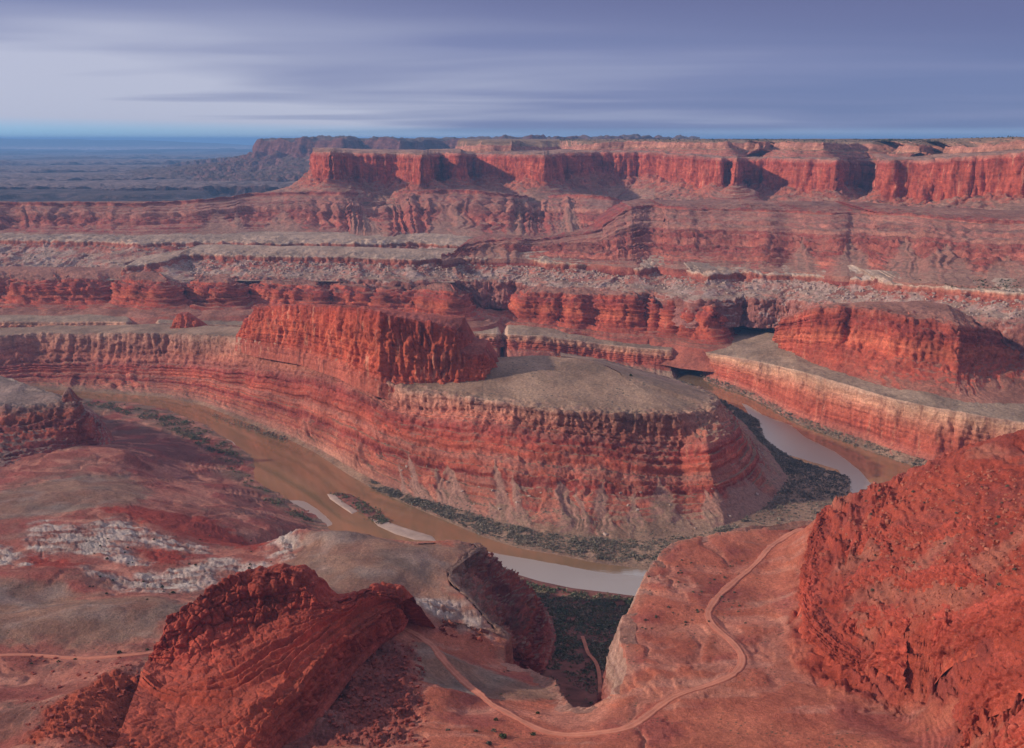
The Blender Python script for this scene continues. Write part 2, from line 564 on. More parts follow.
RED, DRED, PINK, PALE, ORG = (.40, .082, .048), (.25, .048, .036), (.42, .175, .125), (.55, .37, .28), (.50, .125, .066)
GREY, MAUVE = (.33, .225, .165), (.30, .125, .105)
M_cap = rock('kayenta_caprock', [(500, PINK), (540, (.38, .13, .09)), (565, (.42, .19, .125)), (580, PINK), (600, (.34, .17, .11))], flat=(.26, .17, .10), lines=.35, streak=.25, speck=.95, speck_col=(.05, .055, .035), speck_scale=.05, fine=14)
M_wing = rock('wingate_cliff', [(290, MAUVE), (330, (.30, .14, .115)), (365, (.34, .13, .095)), (395, (.40, .115, .07)), (405, (.42, .088, .052)), (470, (.46, .098, .056)), (515, (.36, .072, .046)), (530, PINK)],
              flat=(.34, .20, .14), lines=.28, streak=.65, debris=(.35, .16, .115), deb_amt=.45, fine=13, fan_col=(.36, .15, .10))
M_moen = rock('ledgy_slope', [(215, RED), (226, (.34, .10, .07)), (232, (.25, .06, .045)), (238, (.40, .15, .10)), (247, (.30, .075, .055)), (253, (.38, .12, .08)), (262, (.36, .105, .075)), (268, (.23, .055, .045)), (275, (.35, .09, .065)), (281, (.25, .058, .046)), (288, (.41, .13, .09)), (296, (.27, .065, .05)), (303, (.36, .11, .08)), (309, (.26, .065, .052)), (316, (.37, .155, .11)), (326, (.31, .115, .085)), (340, (.35, .14, .10)), (350, (.33, .10, .07)), (357, (.24, .05, .04))],
              flat=(.36, .22, .15), flat_amt=.5, flat_th=(.95, .99), lines=.48, streak=.1, debris=(.36, .17, .12), deb_amt=.35, fine=11, vary=.22, fan_col=(.34, .16, .115))
M_white = rock('rim_bench', [(170, MAUVE), (190, (.33, .12, .085)), (205, (.36, .16, .12)), (230, (.36, .15, .11)), (244, (.33, .085, .056)), (256, (.40, .15, .10)), (262, (.48, .33, .24))],
               flat=(.37, .25, .18), flat_th=(.90, .98), lines=.3, streak=.25, debris=(.50, .40, .34), deb_amt=.62, fine=8)
M_organ = rock('red_cliff', [(60, (.40, .13, .085)), (90, RED), (110, (.42, .085, .048)), (135, ORG), (150, (.40, .08, .046)), (165, (.30, .058, .042)), (175, RED), (186, (.36, .12, .085))],
               flat=(.33, .155, .105), flat_th=(.88, .97), lines=.36, streak=.42, fine=7, debris=(.38, .13, .085), deb_amt=.4)
M_bench = rock('pale_rimmed_cliff', [(0, (.30, .17, .12)), (8, (.36, .12, .085)), (30, (.42, .092, .056)), (55, (.46, .12, .072)), (75, (.50, .20, .125)), (92, (.54, .29, .185)), (102, (.48, .30, .21))],
               flat=(.31, .215, .145), flat_th=(.85, .96), lines=.34, streak=.55, fine=6, speck=.8)
M_pen = rock('peninsula_cliff', [(0, (.22, .14, .10)), (4, (.33, .15, .105)), (25, (.365, .125, .082)), (28, (.27, .062, .046)), (31, (.37, .112, .072)), (43, (.38, .108, .068)), (47, (.27, .058, .044)), (54, (.29, .060, .044)), (60, (.41, .10, .06)), (68, (.35, .12, .085)), (80, (.42, .092, .054)), (94, (.29, .058, .044)), (102, (.37, .12, .085)), (112, (.42, .14, .09)), (128, (.43, .20, .135)), (136, (.36, .22, .155))],
             flat=(.315, .20, .13), flat_th=(.90, .975), lines=.4, streak=.4, fine=5, debris=(.35, .155, .11), deb_amt=.55, speck=.9, fan_col=(.33, .185, .14))
M_ridge = rock('red_ridge', [(0, (.42, .11, .07)), (20, (.44, .085, .045)), (60, (.50, .11, .055)), (95, (.44, .085, .046)), (110, (.34, .065, .045))], flat=(.36, .10, .07), lines=.20, streak=.75, fine=5)
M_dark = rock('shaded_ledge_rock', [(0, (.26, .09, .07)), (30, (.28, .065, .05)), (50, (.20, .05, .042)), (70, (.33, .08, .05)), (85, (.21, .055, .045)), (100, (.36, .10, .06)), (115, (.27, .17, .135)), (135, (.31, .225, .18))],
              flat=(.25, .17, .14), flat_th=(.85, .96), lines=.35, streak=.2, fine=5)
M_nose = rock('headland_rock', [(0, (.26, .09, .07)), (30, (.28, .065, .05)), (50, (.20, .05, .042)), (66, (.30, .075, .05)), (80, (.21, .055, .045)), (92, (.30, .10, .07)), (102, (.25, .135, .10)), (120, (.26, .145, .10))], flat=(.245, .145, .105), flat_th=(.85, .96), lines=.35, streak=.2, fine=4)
M_gorge = rock('gorge_cliff', [(0, (.30, .12, .085)), (20, (.30, .07, .048)), (60, (.34, .08, .055)), (78, (.26, .085, .065)), (92, (.31, .19, .145)), (112, (.36, .20, .15))], flat=(.36, .16, .11), lines=.35, streak=.35, fine=4)
M_butte = rock('red_butte_rock', [(0, (.24, .06, .046)), (40, (.30, .062, .042)), (100, (.40, .075, .04)), (150, (.34, .062, .038)), (200, (.30, .055, .036))], flat=(.35, .085, .055), flat_amt=.45, lines=.3, streak=.2, fine=4.5, bump=.45)
M_far = rock('far_plain', [(110, (.09, .05, .05)), (170, (.045, .028, .035)), (205, (.20, .13, .115)), (225, (.045, .03, .035)), (260, (.10, .06, .055)), (300, (.04, .03, .035)), (360, (.24, .17, .15)), (450, (.06, .055, .055)), (620, (.06, .06, .065))], flat=(.085, .06, .06), flat_amt=.3, fine=90, lines=.45, streak=0, vary=.7)  # lowland colours darkened to carry a cloud shadow
M_farm = rock('cloud_shaded_far_cliff', [(290, (.15, .08, .075)), (400, (.18, .07, .06)), (530, (.16, .065, .055)), (600, (.14, .09, .075))], flat=(.15, .10, .08), fine=40, streak=.3)  # cloud shadow over the far mesa is put into this darker colour
M_mtn = rock('far_mountain', [(150, (.60, .50, .45)), (260, (.55, .42, .38)), (330, (.20, .17, .16)), (450, (.08, .09, .09)), (640, (.10, .11, .11))], flat=(.10, .10, .10), flat_amt=.3, fine=400, lines=.5, streak=0, vary=.7)
M_ground = soil('foreground_ground', speck=.75, speck_scale=.2, fine=3.2, bump=.7)
M_floor = plain('canyon_floor', (.22, .12, .085), scale=.05)

# ------------------------------------------------------------------ ground sheet, far plain, far mountains
g = 60000.0
gx = np.array([[-g, -2000, -16], [g, -2000, -16], [g, 2 * g, -16], [-g, 2 * g, -16]])
o = mesh_obj('ground', gx, [[0, 1, 2, 3]], M_floor)
tag(o, kind='structure')

# far plain: stepped lowlands beyond the rim country, rising to the mountains
pxs = np.linspace(-260, 1180, 520)
Ys = np.geomspace(5600, 42000, 330)
PX, YY = np.meshgrid(pxs, Ys)
X = (PX - 512) / F * YY * 1.02
zz = np.interp(YY, [5600, 7000, 10000, 42000], [265, 232, 210, 205])
n1 = fbm(X, YY * .7, 0 * X, 2600, 5)
step = n1 * 62 + fbm(X, YY * .5, 0 * X, 9000, 3) * 40
q = step / 36
step = (np.floor(q) + sstep(.30, .45, q - np.floor(q))) * 36
zz = zz + step * np.interp(YY, [5600, 8000, 42000], [.5, 1.0, 1.1]) + fbm(X, YY, 0 * X, 700, 4) * 6
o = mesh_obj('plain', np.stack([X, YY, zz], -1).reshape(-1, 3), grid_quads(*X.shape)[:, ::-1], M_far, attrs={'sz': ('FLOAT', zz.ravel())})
tag(o, kind='structure')
# blue mountains on the skyline
pxs = np.linspace(-300, 420, 420)
top = np.interp(pxs, [-300, 0, 110, 180, 250, 330, 420], [600, 628, 575, 500, 330, 240, 200]) * 1.0
t = np.linspace(0, 1, 40)
T, PX = np.meshgrid(t, pxs, indexing='ij')
YY = 52000 - 9000 * T
X = (PX - 512) / F * YY
zz = 190 + (top[None, :] - 190) * (1 - T) ** .7 + fbm(X, YY, 0 * X, 2600, 4) * 40 * (1 - .3 * T) + fbm(X, YY, 0 * X, 16000, 2) * 14
o = mesh_obj('mountains', np.stack([X, YY, zz], -1).reshape(-1, 3), grid_quads(*X.shape), M_mtn, attrs={'sz': ('FLOAT', zz.ravel())})
tag(o, kind='structure')


def C(pts):
    return np.array(pts)


M_basin = rock('basin_bench', [(0, (.045, .03, .035)), (60, (.06, .035, .038)), (100, (.08, .045, .045))], flat=(.24, .165, .15), flat_amt=.8, flat_th=(.9, .99), fine=60, streak=.3)  # dark bench faces have cloud shade painted into the colour; tops stay pale
for k, (yy, Y0, hgt, x1, am) in enumerate([(157.5, 24000, 90, 520, 900), (163, 16500, 80, 470, 700), (170, 12200, 75, 430, 520), (178.5, 9300, 60, 400, 380), (187, 7600, 48, 360, 260)]):
    xs = np.linspace(-230, x1, 40)
    c0, = dense([np.array([UY(q, yy, Y0) for q in xs])], sm=1)
    c0[:, 1] += am * fbm(c0[:, 0], 0 * c0[:, 0] + k * 9, 0 * c0[:, 0], am * 5, 5, .6) * 1.3
    zr = c0[:, 2] + 14 * fbm(c0[:, 0], 0 * c0[:, 0] + k * 5, 0 * c0[:, 0] + 2, am * 9, 3)
    c0[:, 2] = zr
    bk = c0.copy(); bk[:, 1] += Y0 * .22; bk[:, 0] *= 1.22; bk[:, 2] = zr - 4
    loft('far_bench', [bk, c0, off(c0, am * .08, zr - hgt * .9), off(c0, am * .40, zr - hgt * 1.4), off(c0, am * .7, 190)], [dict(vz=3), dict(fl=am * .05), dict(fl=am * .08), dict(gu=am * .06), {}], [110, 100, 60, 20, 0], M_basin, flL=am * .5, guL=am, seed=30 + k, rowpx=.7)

# far dark mesa behind the main rim
rim = C([UY(300, 141, 15000), UY(258, 143, 11500), UY(262, 141, 10400), UY(300, 140, 10000), UY(345, 139, 9700), UY(360, 139.5, 10200), UY(400, 140, 9700), UY(440, 140, 10200), UY(500, 139, 10000), UY(560, 139, 10600), UY(620, 138.5, 10800), UY(700, 139, 11500)])
c0, = dense([rim], sm=1.5)
bk = c0.copy(); bk[:, 1] += 4000; bk[:, 0] *= 1.35; bk[:, 2] = 598
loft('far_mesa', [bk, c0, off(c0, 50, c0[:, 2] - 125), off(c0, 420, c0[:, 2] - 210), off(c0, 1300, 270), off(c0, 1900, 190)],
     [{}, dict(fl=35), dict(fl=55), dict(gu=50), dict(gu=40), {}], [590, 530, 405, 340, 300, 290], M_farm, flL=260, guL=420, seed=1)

# ------------------------------------------------------------------ the main mesa: caprock tier, Wingate cliff and talus
cap = [(460, 150, 6600), (467, 146, 6100), (480, 145, 5950), (514, 145, 5850), (520, 147, 6300), (560, 147, 6500), (577, 146, 6150), (600, 143, 5950), (632, 141, 5900), (660, 142, 5700), (700, 142, 5420), (727, 142, 5300),
       (730, 143, 5620), (756, 143, 5560), (762, 142, 5260), (766, 143, 5560), (778, 143, 5500), (786, 142, 5200), (825, 143, 5000), (838, 144, 5300), (862, 144, 5380), (899, 145, 5330), (902, 145, 4720), (924, 145, 4560), (926, 146, 4880), (946, 146, 4800), (952, 147, 4420),
       (985, 146, 4300), (1008, 142, 4200), (1030, 139, 4120), (1130, 139, 3950)]
c0, = dense([C([UY(*p) for p in cap])], sm=1.2)
c0 = wig(c0, 40, 260, 1)
bk = c0.copy(); bk[:, 1] += 2600; bk[:, 0] = bk[:, 0] * 1.3; bk[:, 2] = 600
b1 = c0.copy(); b1[:, 1] += 160; b1[:, 2] = np.maximum(c0[:, 2] + 6, 590)
loft('mesa', [bk, b1, c0, off(c0, 8, c0[:, 2] - 28), off(c0, 50, c0[:, 2] - 40), off(c0, 85, c0[:, 2] - 62), off(c0, 95, 470)],
     [dict(vz=3), dict(vz=3), dict(fl=6, led=3), dict(fl=9, led=4), dict(led=5, fb=4), dict(fb=3), {}], [600, 594, 585, 562, 545, 525, 500], M_cap, bed='fine', flL=70, seed=2)

wing = [(345, 152, 6600), (322, 152, 5800), (313, 151.5, 5450), (318, 152, 5150), (331, 152, 4880), (336, 152, 5130), (352, 153, 5260), (372, 153, 5200), (398, 154, 5240), (410, 154, 5060), (423, 155, 4850), (427, 154, 5150), (440, 153, 5500), (446, 153, 5420), (459, 153, 5250), (461, 153, 5600), (476, 154, 5700), (500, 154, 5400),
        (545, 155, 5080), (548, 155, 5350), (560, 153, 5480), (600, 152, 5560), (640, 152, 5560), (655, 152, 5470), (672, 154, 5350), (700, 156, 5050), (722, 158, 4880), (724, 158, 5000), (730, 158, 5000), (737, 158, 4820), (740, 158, 5100), (770, 158, 5080), (774, 158, 4960), (805, 159, 4780), (838, 160, 4600), (842, 160, 5000), (860, 160, 5200),
        (886, 160, 5150), (881, 160, 4330), (893, 160, 4220), (910, 160, 4200), (931, 160, 4110), (936, 159, 4125), (941, 159, 4070), (972, 156, 3960), (978, 156, 3965), (1000, 154, 3880), (1030, 152, 3800), (1130, 148, 3600)]
c0, = dense([C([UY(*p) for p in wing])], sm=1.6)
c0 = wig(c0, 20, 150, 2)
bk = c0.copy(); bk[:, 1] += 900; bk[:, 0] = bk[:, 0] * 1.17; bk[:, 2] = c0[:, 2] + 12
zr = c0[:, 2]
loft('mesa', [bk, c0, off(c0, 10, zr - 18), off(c0, 16, zr - np.interp(proj(c0)[0], [840, 890, 1024], [116, 138, 150]) + 34 * fbm(c0[:, 0], c0[:, 1], 0 * zr, 260, 3)), off(c0, 120, zr - 170), off(c0, 320, zr - 218), off(c0, 520, zr - 250), off(c0, 640, 230)],
     [dict(vz=2), dict(fl=5), dict(fl=8, led=3, blk=9), dict(fl=11, fb=3, blk=12), dict(gu=14, fb=3), dict(gu=22, fb=4), dict(gu=20), {}], [534, 528, 515, 402, 375, 340, 310, 280], M_wing, bed='thick', flL=48, guL=170, seed=3, maxrows=90, blk=52, blkz=.25, fans=(46, 2.9, 3.6, 5.5, 60, 200))

# ------------------------------------------------------------------ slopes under the mesa
sl2 = [(-140, 205, 4350), (0, 203, 4318), (60, 203, 4330), (130, 203, 4330), (200, 200, 4420), (245, 193.5, 4650), (300, 192, 4620), (345, 192, 4600), (362, 194, 4900), (392, 197, 5000), (403, 192, 4750), (432, 190, 4600), (470, 190, 4600), (505, 194, 4600), (517, 195, 4700), (532, 197, 5000), (552, 195, 4900), (590, 194, 4650), (612, 197, 4600), (625, 203, 4950), (660, 203, 4950), (760, 203, 4800)]
ft2 = [(-140, 234, 268), (0, 232, 270), (60, 233, 270), (130, 234, 270), (200, 233, 272), (245, 231, 272), (300, 230, 274), (345, 231, 274), (368, 233, 274), (392, 234, 272), (410, 232, 273), (432, 231, 274), (470, 232, 273), (500, 233, 273), (520, 234, 273), (540, 233, 273), (560, 234, 272), (590, 236, 270), (606, 238, 270), (625, 240, 268), (660, 242, 266), (760, 246, 262)]
c0, f0 = dense([C([UY(*p) for p in sl2]), C([U(*p) for p in ft2])], sm=3)
c0 = wig(c0, 40, 260, 5)
f0 = wig(f0, 25, 240, 6)
bk = c0.copy(); bk[:, 1] += 500; bk[:, 2] = c0[:, 2] - 22
lerp = lambda a, b, f, fz: np.concatenate([(a * (1 - f) + b * f)[:, :2], (a * (1 - fz) + b * fz)[:, 2:]], 1)
fr = f0.copy(); fr[:, 1] -= 150; fr[:, 2] -= 22
loft('talus_slope', [bk, c0, off(c0, 5, c0[:, 2] - 11), lerp(c0, f0, .38, .42), lerp(c0, f0, .50, .62), lerp(c0, f0, .74, .86), f0, fr],
     [dict(vz=2), dict(fl=4, gu=5), dict(gu=10, led=3), dict(gu=17, led=7), dict(gu=19, led=11, blk=3), dict(gu=17, led=7), dict(gu=4), dict(vz=3)], [356, 356, 346, 318, 302, 284, 268, 256], M_moen, bed='fine', guL=140, flL=40, seed=4, rowpx=.6, warp=3, blk=28, guw=.22, guz=.03, fans=(16, 2.5, 4.2, 6, 90, 200))

sl3 = [(440, 258, 3450), (465, 246, 3520), (479, 240.5, 3600), (503, 238, 3640), (530, 239, 3700), (557, 238, 3720), (585, 233, 3760), (600, 229, 3780), (617, 219, 3850), (634, 207, 3960), (642, 206, 4040), (655, 205, 4080), (668, 206, 3940), (700, 208, 3900), (740, 209, 3830), (775, 210, 3720), (790, 211, 3730), (812, 212, 3620), (836, 212, 3580), (850, 212, 3640), (866, 212, 3620), (880, 213, 3480), (905, 213, 3420), (940, 217, 3300), (980, 220, 3200), (1030, 222, 3120), (1130, 226, 2980)]
ft3 = [(440, 261, 243), (462, 258, 242), (480, 258, 242), (503, 258, 242), (530, 259, 240), (557, 261, 239), (580, 263, 238), (600, 265, 237), (617, 267, 236), (634, 268, 235), (645, 266, 235), (656, 266, 236), (675, 269, 236), (705, 270, 236), (740, 271, 237), (770, 273, 238), (790, 272, 239), (815, 274, 240), (840, 277, 246), (853, 277, 248), (866, 277, 250), (884, 281, 253), (908, 283, 257), (945, 285, 261), (985, 287, 263), (1030, 289, 264), (1130, 296, 264)]
c0, f0 = dense([C([UY(*p) for p in sl3]), C([U(*p) for p in ft3])], sm=3)
c0 = wig(c0, 34, 220, 7)
f0 = wig(f0, 10, 160, 8)
bk = c0.copy(); bk[:, 1] += 420; bk[:, 2] = np.minimum(c0[:, 2] + 12, c0[:, 2] - 10 + np.clip((bk[:, 0] - 300) / 500, 0, 1) * 22)
fr = f0.copy(); fr[:, 1] -= 10; fr[:, 2] -= 22
loft('talus_slope', [bk, c0, off(c0, 4, c0[:, 2] - 9), lerp(c0, f0, .36, .36), lerp(c0, f0, .44, .52), lerp(c0, f0, .60, .68), lerp(c0, f0, .66, .78), f0, fr],
     [dict(vz=2), dict(fl=4, led=2), dict(gu=6, led=4), dict(gu=6, led=7), dict(gu=8, led=14, blk=4), dict(gu=8, led=11, blk=2), dict(gu=8, led=11, blk=3), dict(gu=3), dict(vz=2)], [360, 357, 346, 318, 302, 286, 270, 236, 230], M_moen, bed='fine', guL=100, flL=40, seed=5, rowpx=.6, warp=3, blk=26, guw=.22, guz=.03, fans=(14, 2.4, 5., 7, 80, 170))

# ------------------------------------------------------------------ rim benches with boulder aprons
u3 = [(-140, 240, 262), (0, 239, 262), (40, 240, 262), (100, 241, 262), (145, 243, 262), (152, 242, 264), (200, 242, 262), (260, 242.5, 262), (330, 243, 262), (380, 243, 262), (420, 242, 262), (440, 244, 260), (470, 246, 256)]
c0, = dense([C([U(*p) for p in u3])], sm=2)
c0 = wig(c0, 14, 90, 9)
bk = c0.copy(); bk[:, 1] += 330; bk[:, 2] += 9
loft('rim_bench', [bk, c0, off(c0, 3, c0[:, 2] - 13), off(c0, 60, c0[:, 2] - 34), off(c0, 190, c0[:, 2] - 62), off(c0, 420, 188)],
     [dict(vz=2), dict(fl=6), dict(fl=8), dict(fb=5, gu=8), dict(fb=4, gu=8), {}], [270, 262, 248, 228, 200, 185], M_white, flL=45, guL=60, seed=6)
u3 = [(120, 268, 218), (160, 261, 236), (187, 254, 246), (240, 255, 246), (300, 256, 246), (350, 257, 245), (400, 259, 243), (416, 259, 243), (440, 258, 243), (480, 258.5, 241), (530, 259.5, 239), (560, 262, 238), (600, 265, 236), (632, 268, 234), (640, 270, 232), (652, 266, 236), (668, 266, 238), (690, 271, 236), (708, 275, 234), (740, 272, 236), (770, 273.5, 237), (815, 275, 239), (850, 278, 245), (864, 280, 246), (872, 278, 252), (886, 283, 251), (905, 284.5, 254), (960, 288.5, 258), (1030, 293.5, 261), (1130, 300, 262)]
c0, = dense([C([U(*p) for p in u3])], sm=2)
c0 = wig(c0, 14, 90, 9)
bk = c0.copy(); bk[:, 1] += 190; bk[:, 2] += 13
loft('rim_bench', [bk, c0, off(c0, 3, c0[:, 2] - 15), off(c0, 55, c0[:, 2] - 36), off(c0, 100, c0[:, 2] - 48), off(c0, 135, c0[:, 2] - 54), off(c0, 160, 110)],
     [dict(vz=1.5), dict(fl=4, blk=2), dict(fl=5, blk=4), dict(fb=5, gu=7), dict(fb=3, gu=5), dict(vz=2, led=5, blk=5), dict(led=5, blk=5)], [262, 262, 246, 228, 205, 184, 170], M_white, flL=42, guL=55, seed=7)

# ------------------------------------------------------------------ red cliff tier
org = [(-140, 279, 3060), (0, 277, 3060), (8, 278, 3120), (20, 279, 3050), (50, 279, 3060), (56, 279, 3130), (66, 279, 3050), (100, 279, 3060), (106, 279, 3150), (124, 279, 3140), (130, 279, 3060), (163, 280, 3010), (168, 279, 3230), (192, 279, 3220), (197, 281, 3080), (228, 282, 3040), (234, 281, 3150), (262, 281, 3140), (270, 282, 3070), (300, 284, 3060), (315, 285, 3040), (319, 284, 3150), (331, 284, 3140),
       (336, 285, 3060), (366, 287, 3040), (371, 287, 3150), (379, 287, 3140), (384, 288, 3040), (398, 288, 3040), (402, 288, 3120), (412, 289, 3030), (455, 291, 2960), (460, 289, 3250), (474, 288, 3420), (492, 289, 3260), (497, 287, 3480), (518, 287, 3560), (526, 292, 3070), (560, 292.5, 3050), (600, 294, 3010), (640, 296, 2960), (645, 297, 3040), (654, 298, 2960), (662, 299, 3040), (672, 300, 2940), (680, 301, 3010), (690, 302, 2930), (716, 308, 2840), (720, 305, 3120), (735, 301, 3260), (760, 301, 3120), (790, 306, 2960), (830, 308, 2900), (900, 312, 2800)]
c0, = dense([C([UY(*p) for p in org])], sm=1.8)
c0 = wig(c0, 22, 110, 3)
pxc = proj(c0)[0]
push = np.interp(pxc, [-140, 420, 470, 520, 900], [125, 110, 40, 0, 0])       # the tier stands farther off on the left
sc_ = (c0[:, 1] + push) / c0[:, 1]
c0 = np.stack([c0[:, 0] * sc_, c0[:, 1] * sc_, HC + (c0[:, 2] - HC) * sc_], 1)
bk = np.stack([gsmooth(c0[:, q], 45) for q in range(3)], 1) * [1.06, 1, 1] + [0, 215, 0]
bk[:, 2] = gsmooth(c0[:, 2], 45) + 10
zr = c0[:, 2]
zb = np.interp(pxc, [-140, 250, 525, 600, 716, 900], [131, 122, 98, 80, 69, 69])
wid = 1 + push / 125 * .95
prof = lambda d, f: off(c0, d * wid, zr * (1 - f) + zb * f)
loft('red_cliff', [bk, c0, prof(8, .16), prof(20, .24), prof(30, .74), prof(48, .88), prof(88, 1.0), off(c0, 150 * wid, zb - 45)],
     [dict(vz=2), dict(fl=3, led=4, blk=3), dict(fl=4, led=7, blk=5), dict(fl=4, led=7, blk=5), dict(fl=5, led=6, blk=5), dict(gu=6, led=4), dict(gu=4), dict(vz=2)], [188, 182, 168, 160, 104, 88, 72, 62], M_organ, bed='fine', flL=40, guL=60, seed=8, blk=24, blkz=.5)

orr = [(830, 300, 2900), (800, 311, 2900), (776, 330, 2745), (788, 318, 2600), (803, 311, 2470), (820, 307.5, 2395), (845, 308, 2350), (850, 308.5, 2352), (856, 308.5, 2338), (885, 311, 2300), (906, 315, 2270), (910, 316, 2268), (916, 317, 2252), (940, 322, 2225), (960, 325.5, 2195), (966, 327, 2215), (976, 328, 2255), (984, 329, 2280), (1000, 331, 2300), (1012, 333, 2310), (1040, 335, 2340), (1130, 341, 2390)]
orb = [(800, 345, 80), (785, 345, 78), (768, 349, 76), (778, 354, 82), (792, 359, 92), (812, 366, 99), (836, 373, 103), (842, 374, 103), (848, 376, 104), (878, 383, 106), (905, 389, 107), (911, 390, 107), (917, 391, 107), (940, 395, 108), (958, 397, 108), (966, 396, 109), (976, 394, 110), (985, 393, 110), (1000, 392, 110), (1012, 392, 110), (1040, 394, 110), (1130, 402, 110)]
c0, f0 = dense([C([UY(px, py, Y + float(np.interp(px, [776, 830, 1130], [0, 45, 70]))) for px, py, Y in orr]), C([U(*p) for p in orb])], sm=1.6)
c0 = wig(c0, 20, 75, 4)
pxc = proj(c0)[0]
farg = np.interp(pxc, [770, 800, 850, 940], [12, 22, 60, 250])
bk = c0.copy(); bk[:, 1] += farg; bk[:, 0] *= 1 + farg * .0003; bk[:, 2] += farg * .03
fr = f0.copy(); fr[:, 1] -= 60; fr[:, 2] -= 9
loft('red_cliff', [bk, c0, lerp(c0, f0, .05, .13), lerp(c0, f0, .16, .22), lerp(c0, f0, .30, .60), lerp(c0, f0, .60, .84), f0, fr],
     [dict(vz=2), dict(fl=3, led=2, blk=3), dict(fl=3, led=4, blk=4), dict(fl=4, led=4, blk=5), dict(fl=5, led=3, blk=4), dict(gu=5, fb=2, blk=2), dict(gu=2), dict(vz=1)], [188, 182, 172, 160, 118, 92, 74, 64], M_organ, bed='fine', flL=34, guL=50, seed=9, maxrows=130, blk=20, blkz=.4, rowpx=.8)

# ------------------------------------------------------------------ the bench across the river, with its pale-rimmed cliff
bb = [(-140, 336, 88), (0, 336, 88), (60, 336, 88), (100, 336, 88), (128, 337, 87), (133, 331, 92), (154, 331, 92), (158, 337, 86), (230, 338, 80), (300, 340, 75), (400, 345, 68), (470, 349, 57), (498, 350, 56), (502, 344, 58), (508, 351, 54), (545, 353, 50), (600, 362, 27), (640, 367, 20), (672, 371, 14), (676, 364, 12), (700, 364, 10), (704, 375, 8), (750, 391, 8), (800, 417, 8), (857, 437, 8), (897, 451, 8), (936, 463, 8), (1024, 476, 8), (1140, 495, 8)]
br = [(-140, 321, 0), (0, 321, 0), (60, 322, 0), (100, 321, 0), (128, 322, 0), (133, 322, 0), (154, 323, 0), (158, 323, 0), (230, 325, 0), (300, 327, 0), (400, 330, 0), (470, 333, 0), (498, 334, 0), (502, 334, 0), (508, 334.5, 0), (545, 336, 0), (600, 344, 0), (640, 348, 0), (672, 350.5, 0), (676, 350.5, 0), (700, 351, 0), (704, 352, 0), (750, 360, 0), (800, 371, 0), (857, 388, 0), (897, 400, 0), (936, 408, 0), (1024, 423, 0), (1140, 441, 0)]
fb_ = [U(*p) for p in bb]
rb_ = [UY(px, py, q[1] + 26) for (px, py, _), q in zip(br, fb_)]
wat = []
for (px, py, z), q in zip(bb, fb_):
    if px >= 700:
        wat.append(U(px, py + np.interp(px, [700, 750, 857, 1024], [5, 6, 9, 11]), 0.4))
    else:
        wat.append(np.array([q[0], q[1] - 50, 2]))
c0, f0, w0 = dense([C(rb_), C(fb_), C(wat)], sm=1.2)
pxc = proj(c0)[0]
bk = c0.copy(); bk[:, 1] += np.interp(pxc, [0, 500, 700, 800, 1024], [420, 380, 330, 420, 420]); bk[:, 0] *= 1.13; bk[:, 2] += np.interp(pxc, [0, 500, 700, 800, 1100], [4, 8, 14, 4, 4])
w1 = w0.copy(); w1[:, 1] -= 40; w1[:, 2] = -8
loft('river_bench', [bk, c0, lerp(c0, f0, .12, .28), lerp(c0, f0, .22, .34), lerp(c0, f0, .5, .8), f0, w0, w1],
     [dict(vz=1.2), dict(fl=1.2), dict(fl=4, led=2, blk=3), dict(fl=4, led=3, blk=3), dict(fl=4, led=3, gu=2, blk=2), dict(gu=3, fb=1), dict(fb=1), {}], [104, 101, 80, 72, 28, 8, 2, 0], M_bench, bed='fine', flL=26, guL=30, seed=10, rowpx=.8, blk=13, blkz=.45)

# ------------------------------------------------------------------ the gooseneck peninsula
pen = [  # rim px,py | cliff foot px,py | talus toe px,py | talus width | water edge px,py | top inner px,py
    (-140, 338, -140, 368, -140, 392, 75, -140, 396, None), (0, 336, 0, 366, 0, 388, 75, 0, 391, None), (33, 333, 33, 364, 40, 386, 75, 40, 389, None), (80, 334, 80, 364, 82, 388, 78, 82, 391, None), (126, 333, 126, 364, 126, 391, 80, 126, 394, None),
    (166, 334, 166, 365, 166, 394, 80, 166, 397, None), (200, 335, 200, 366, 205, 402, 90, 203, 405, None), (237, 337, 237, 369, 245, 417, 105, 242, 420, None), (278, 342, 278, 373, 288, 434, 120, 285, 437, None), (309, 349, 309, 377, 318, 448, 130, 315, 452, None),
    (340, 360, 340, 384, 355, 470, 140, 350, 475, None), (370, 374, 370, 397, 385, 486, 150, 378, 491, None), (403, 389, 403, 415, 424, 500, 165, 412, 506, (548, 355)), (440, 394, 440, 419, 462, 510, 178, 450, 522, (560, 357)), (473, 398, 473, 421, 497, 521, 190, 485, 537, (575, 358)),
    (510, 403, 510, 425, 532, 529, 198, 520, 548, (590, 360)), (552, 409, 552, 433, 572, 535, 200, 560, 555, (600, 363)), (599, 412, 599, 438, 612, 538, 205, 600, 563, (608, 367)), (640, 414, 640, 445, 645, 539, 208, 640, 568, (615, 371)), (680, 414, 680, 447, 690, 534, 200, 690, 575, (620, 374))]
rimc, cf, toe, wed, inn = [], [], [], [], []
for r in pen:
    t_ = U(r[4], r[5], 4)
    f_ = UY(r[2], r[3], t_[1] + r[6])
    m_ = UY(r[0], r[1], f_[1] + 20)
    rimc.append(m_); cf.append(f_); toe.append(t_); wed.append(U(r[7], r[8], .4))
    inn.append(m_ + np.array([0, 170, -6]) if r[9] is None else UP(r[9][0], r[9][1], 150, 1800, -.105))
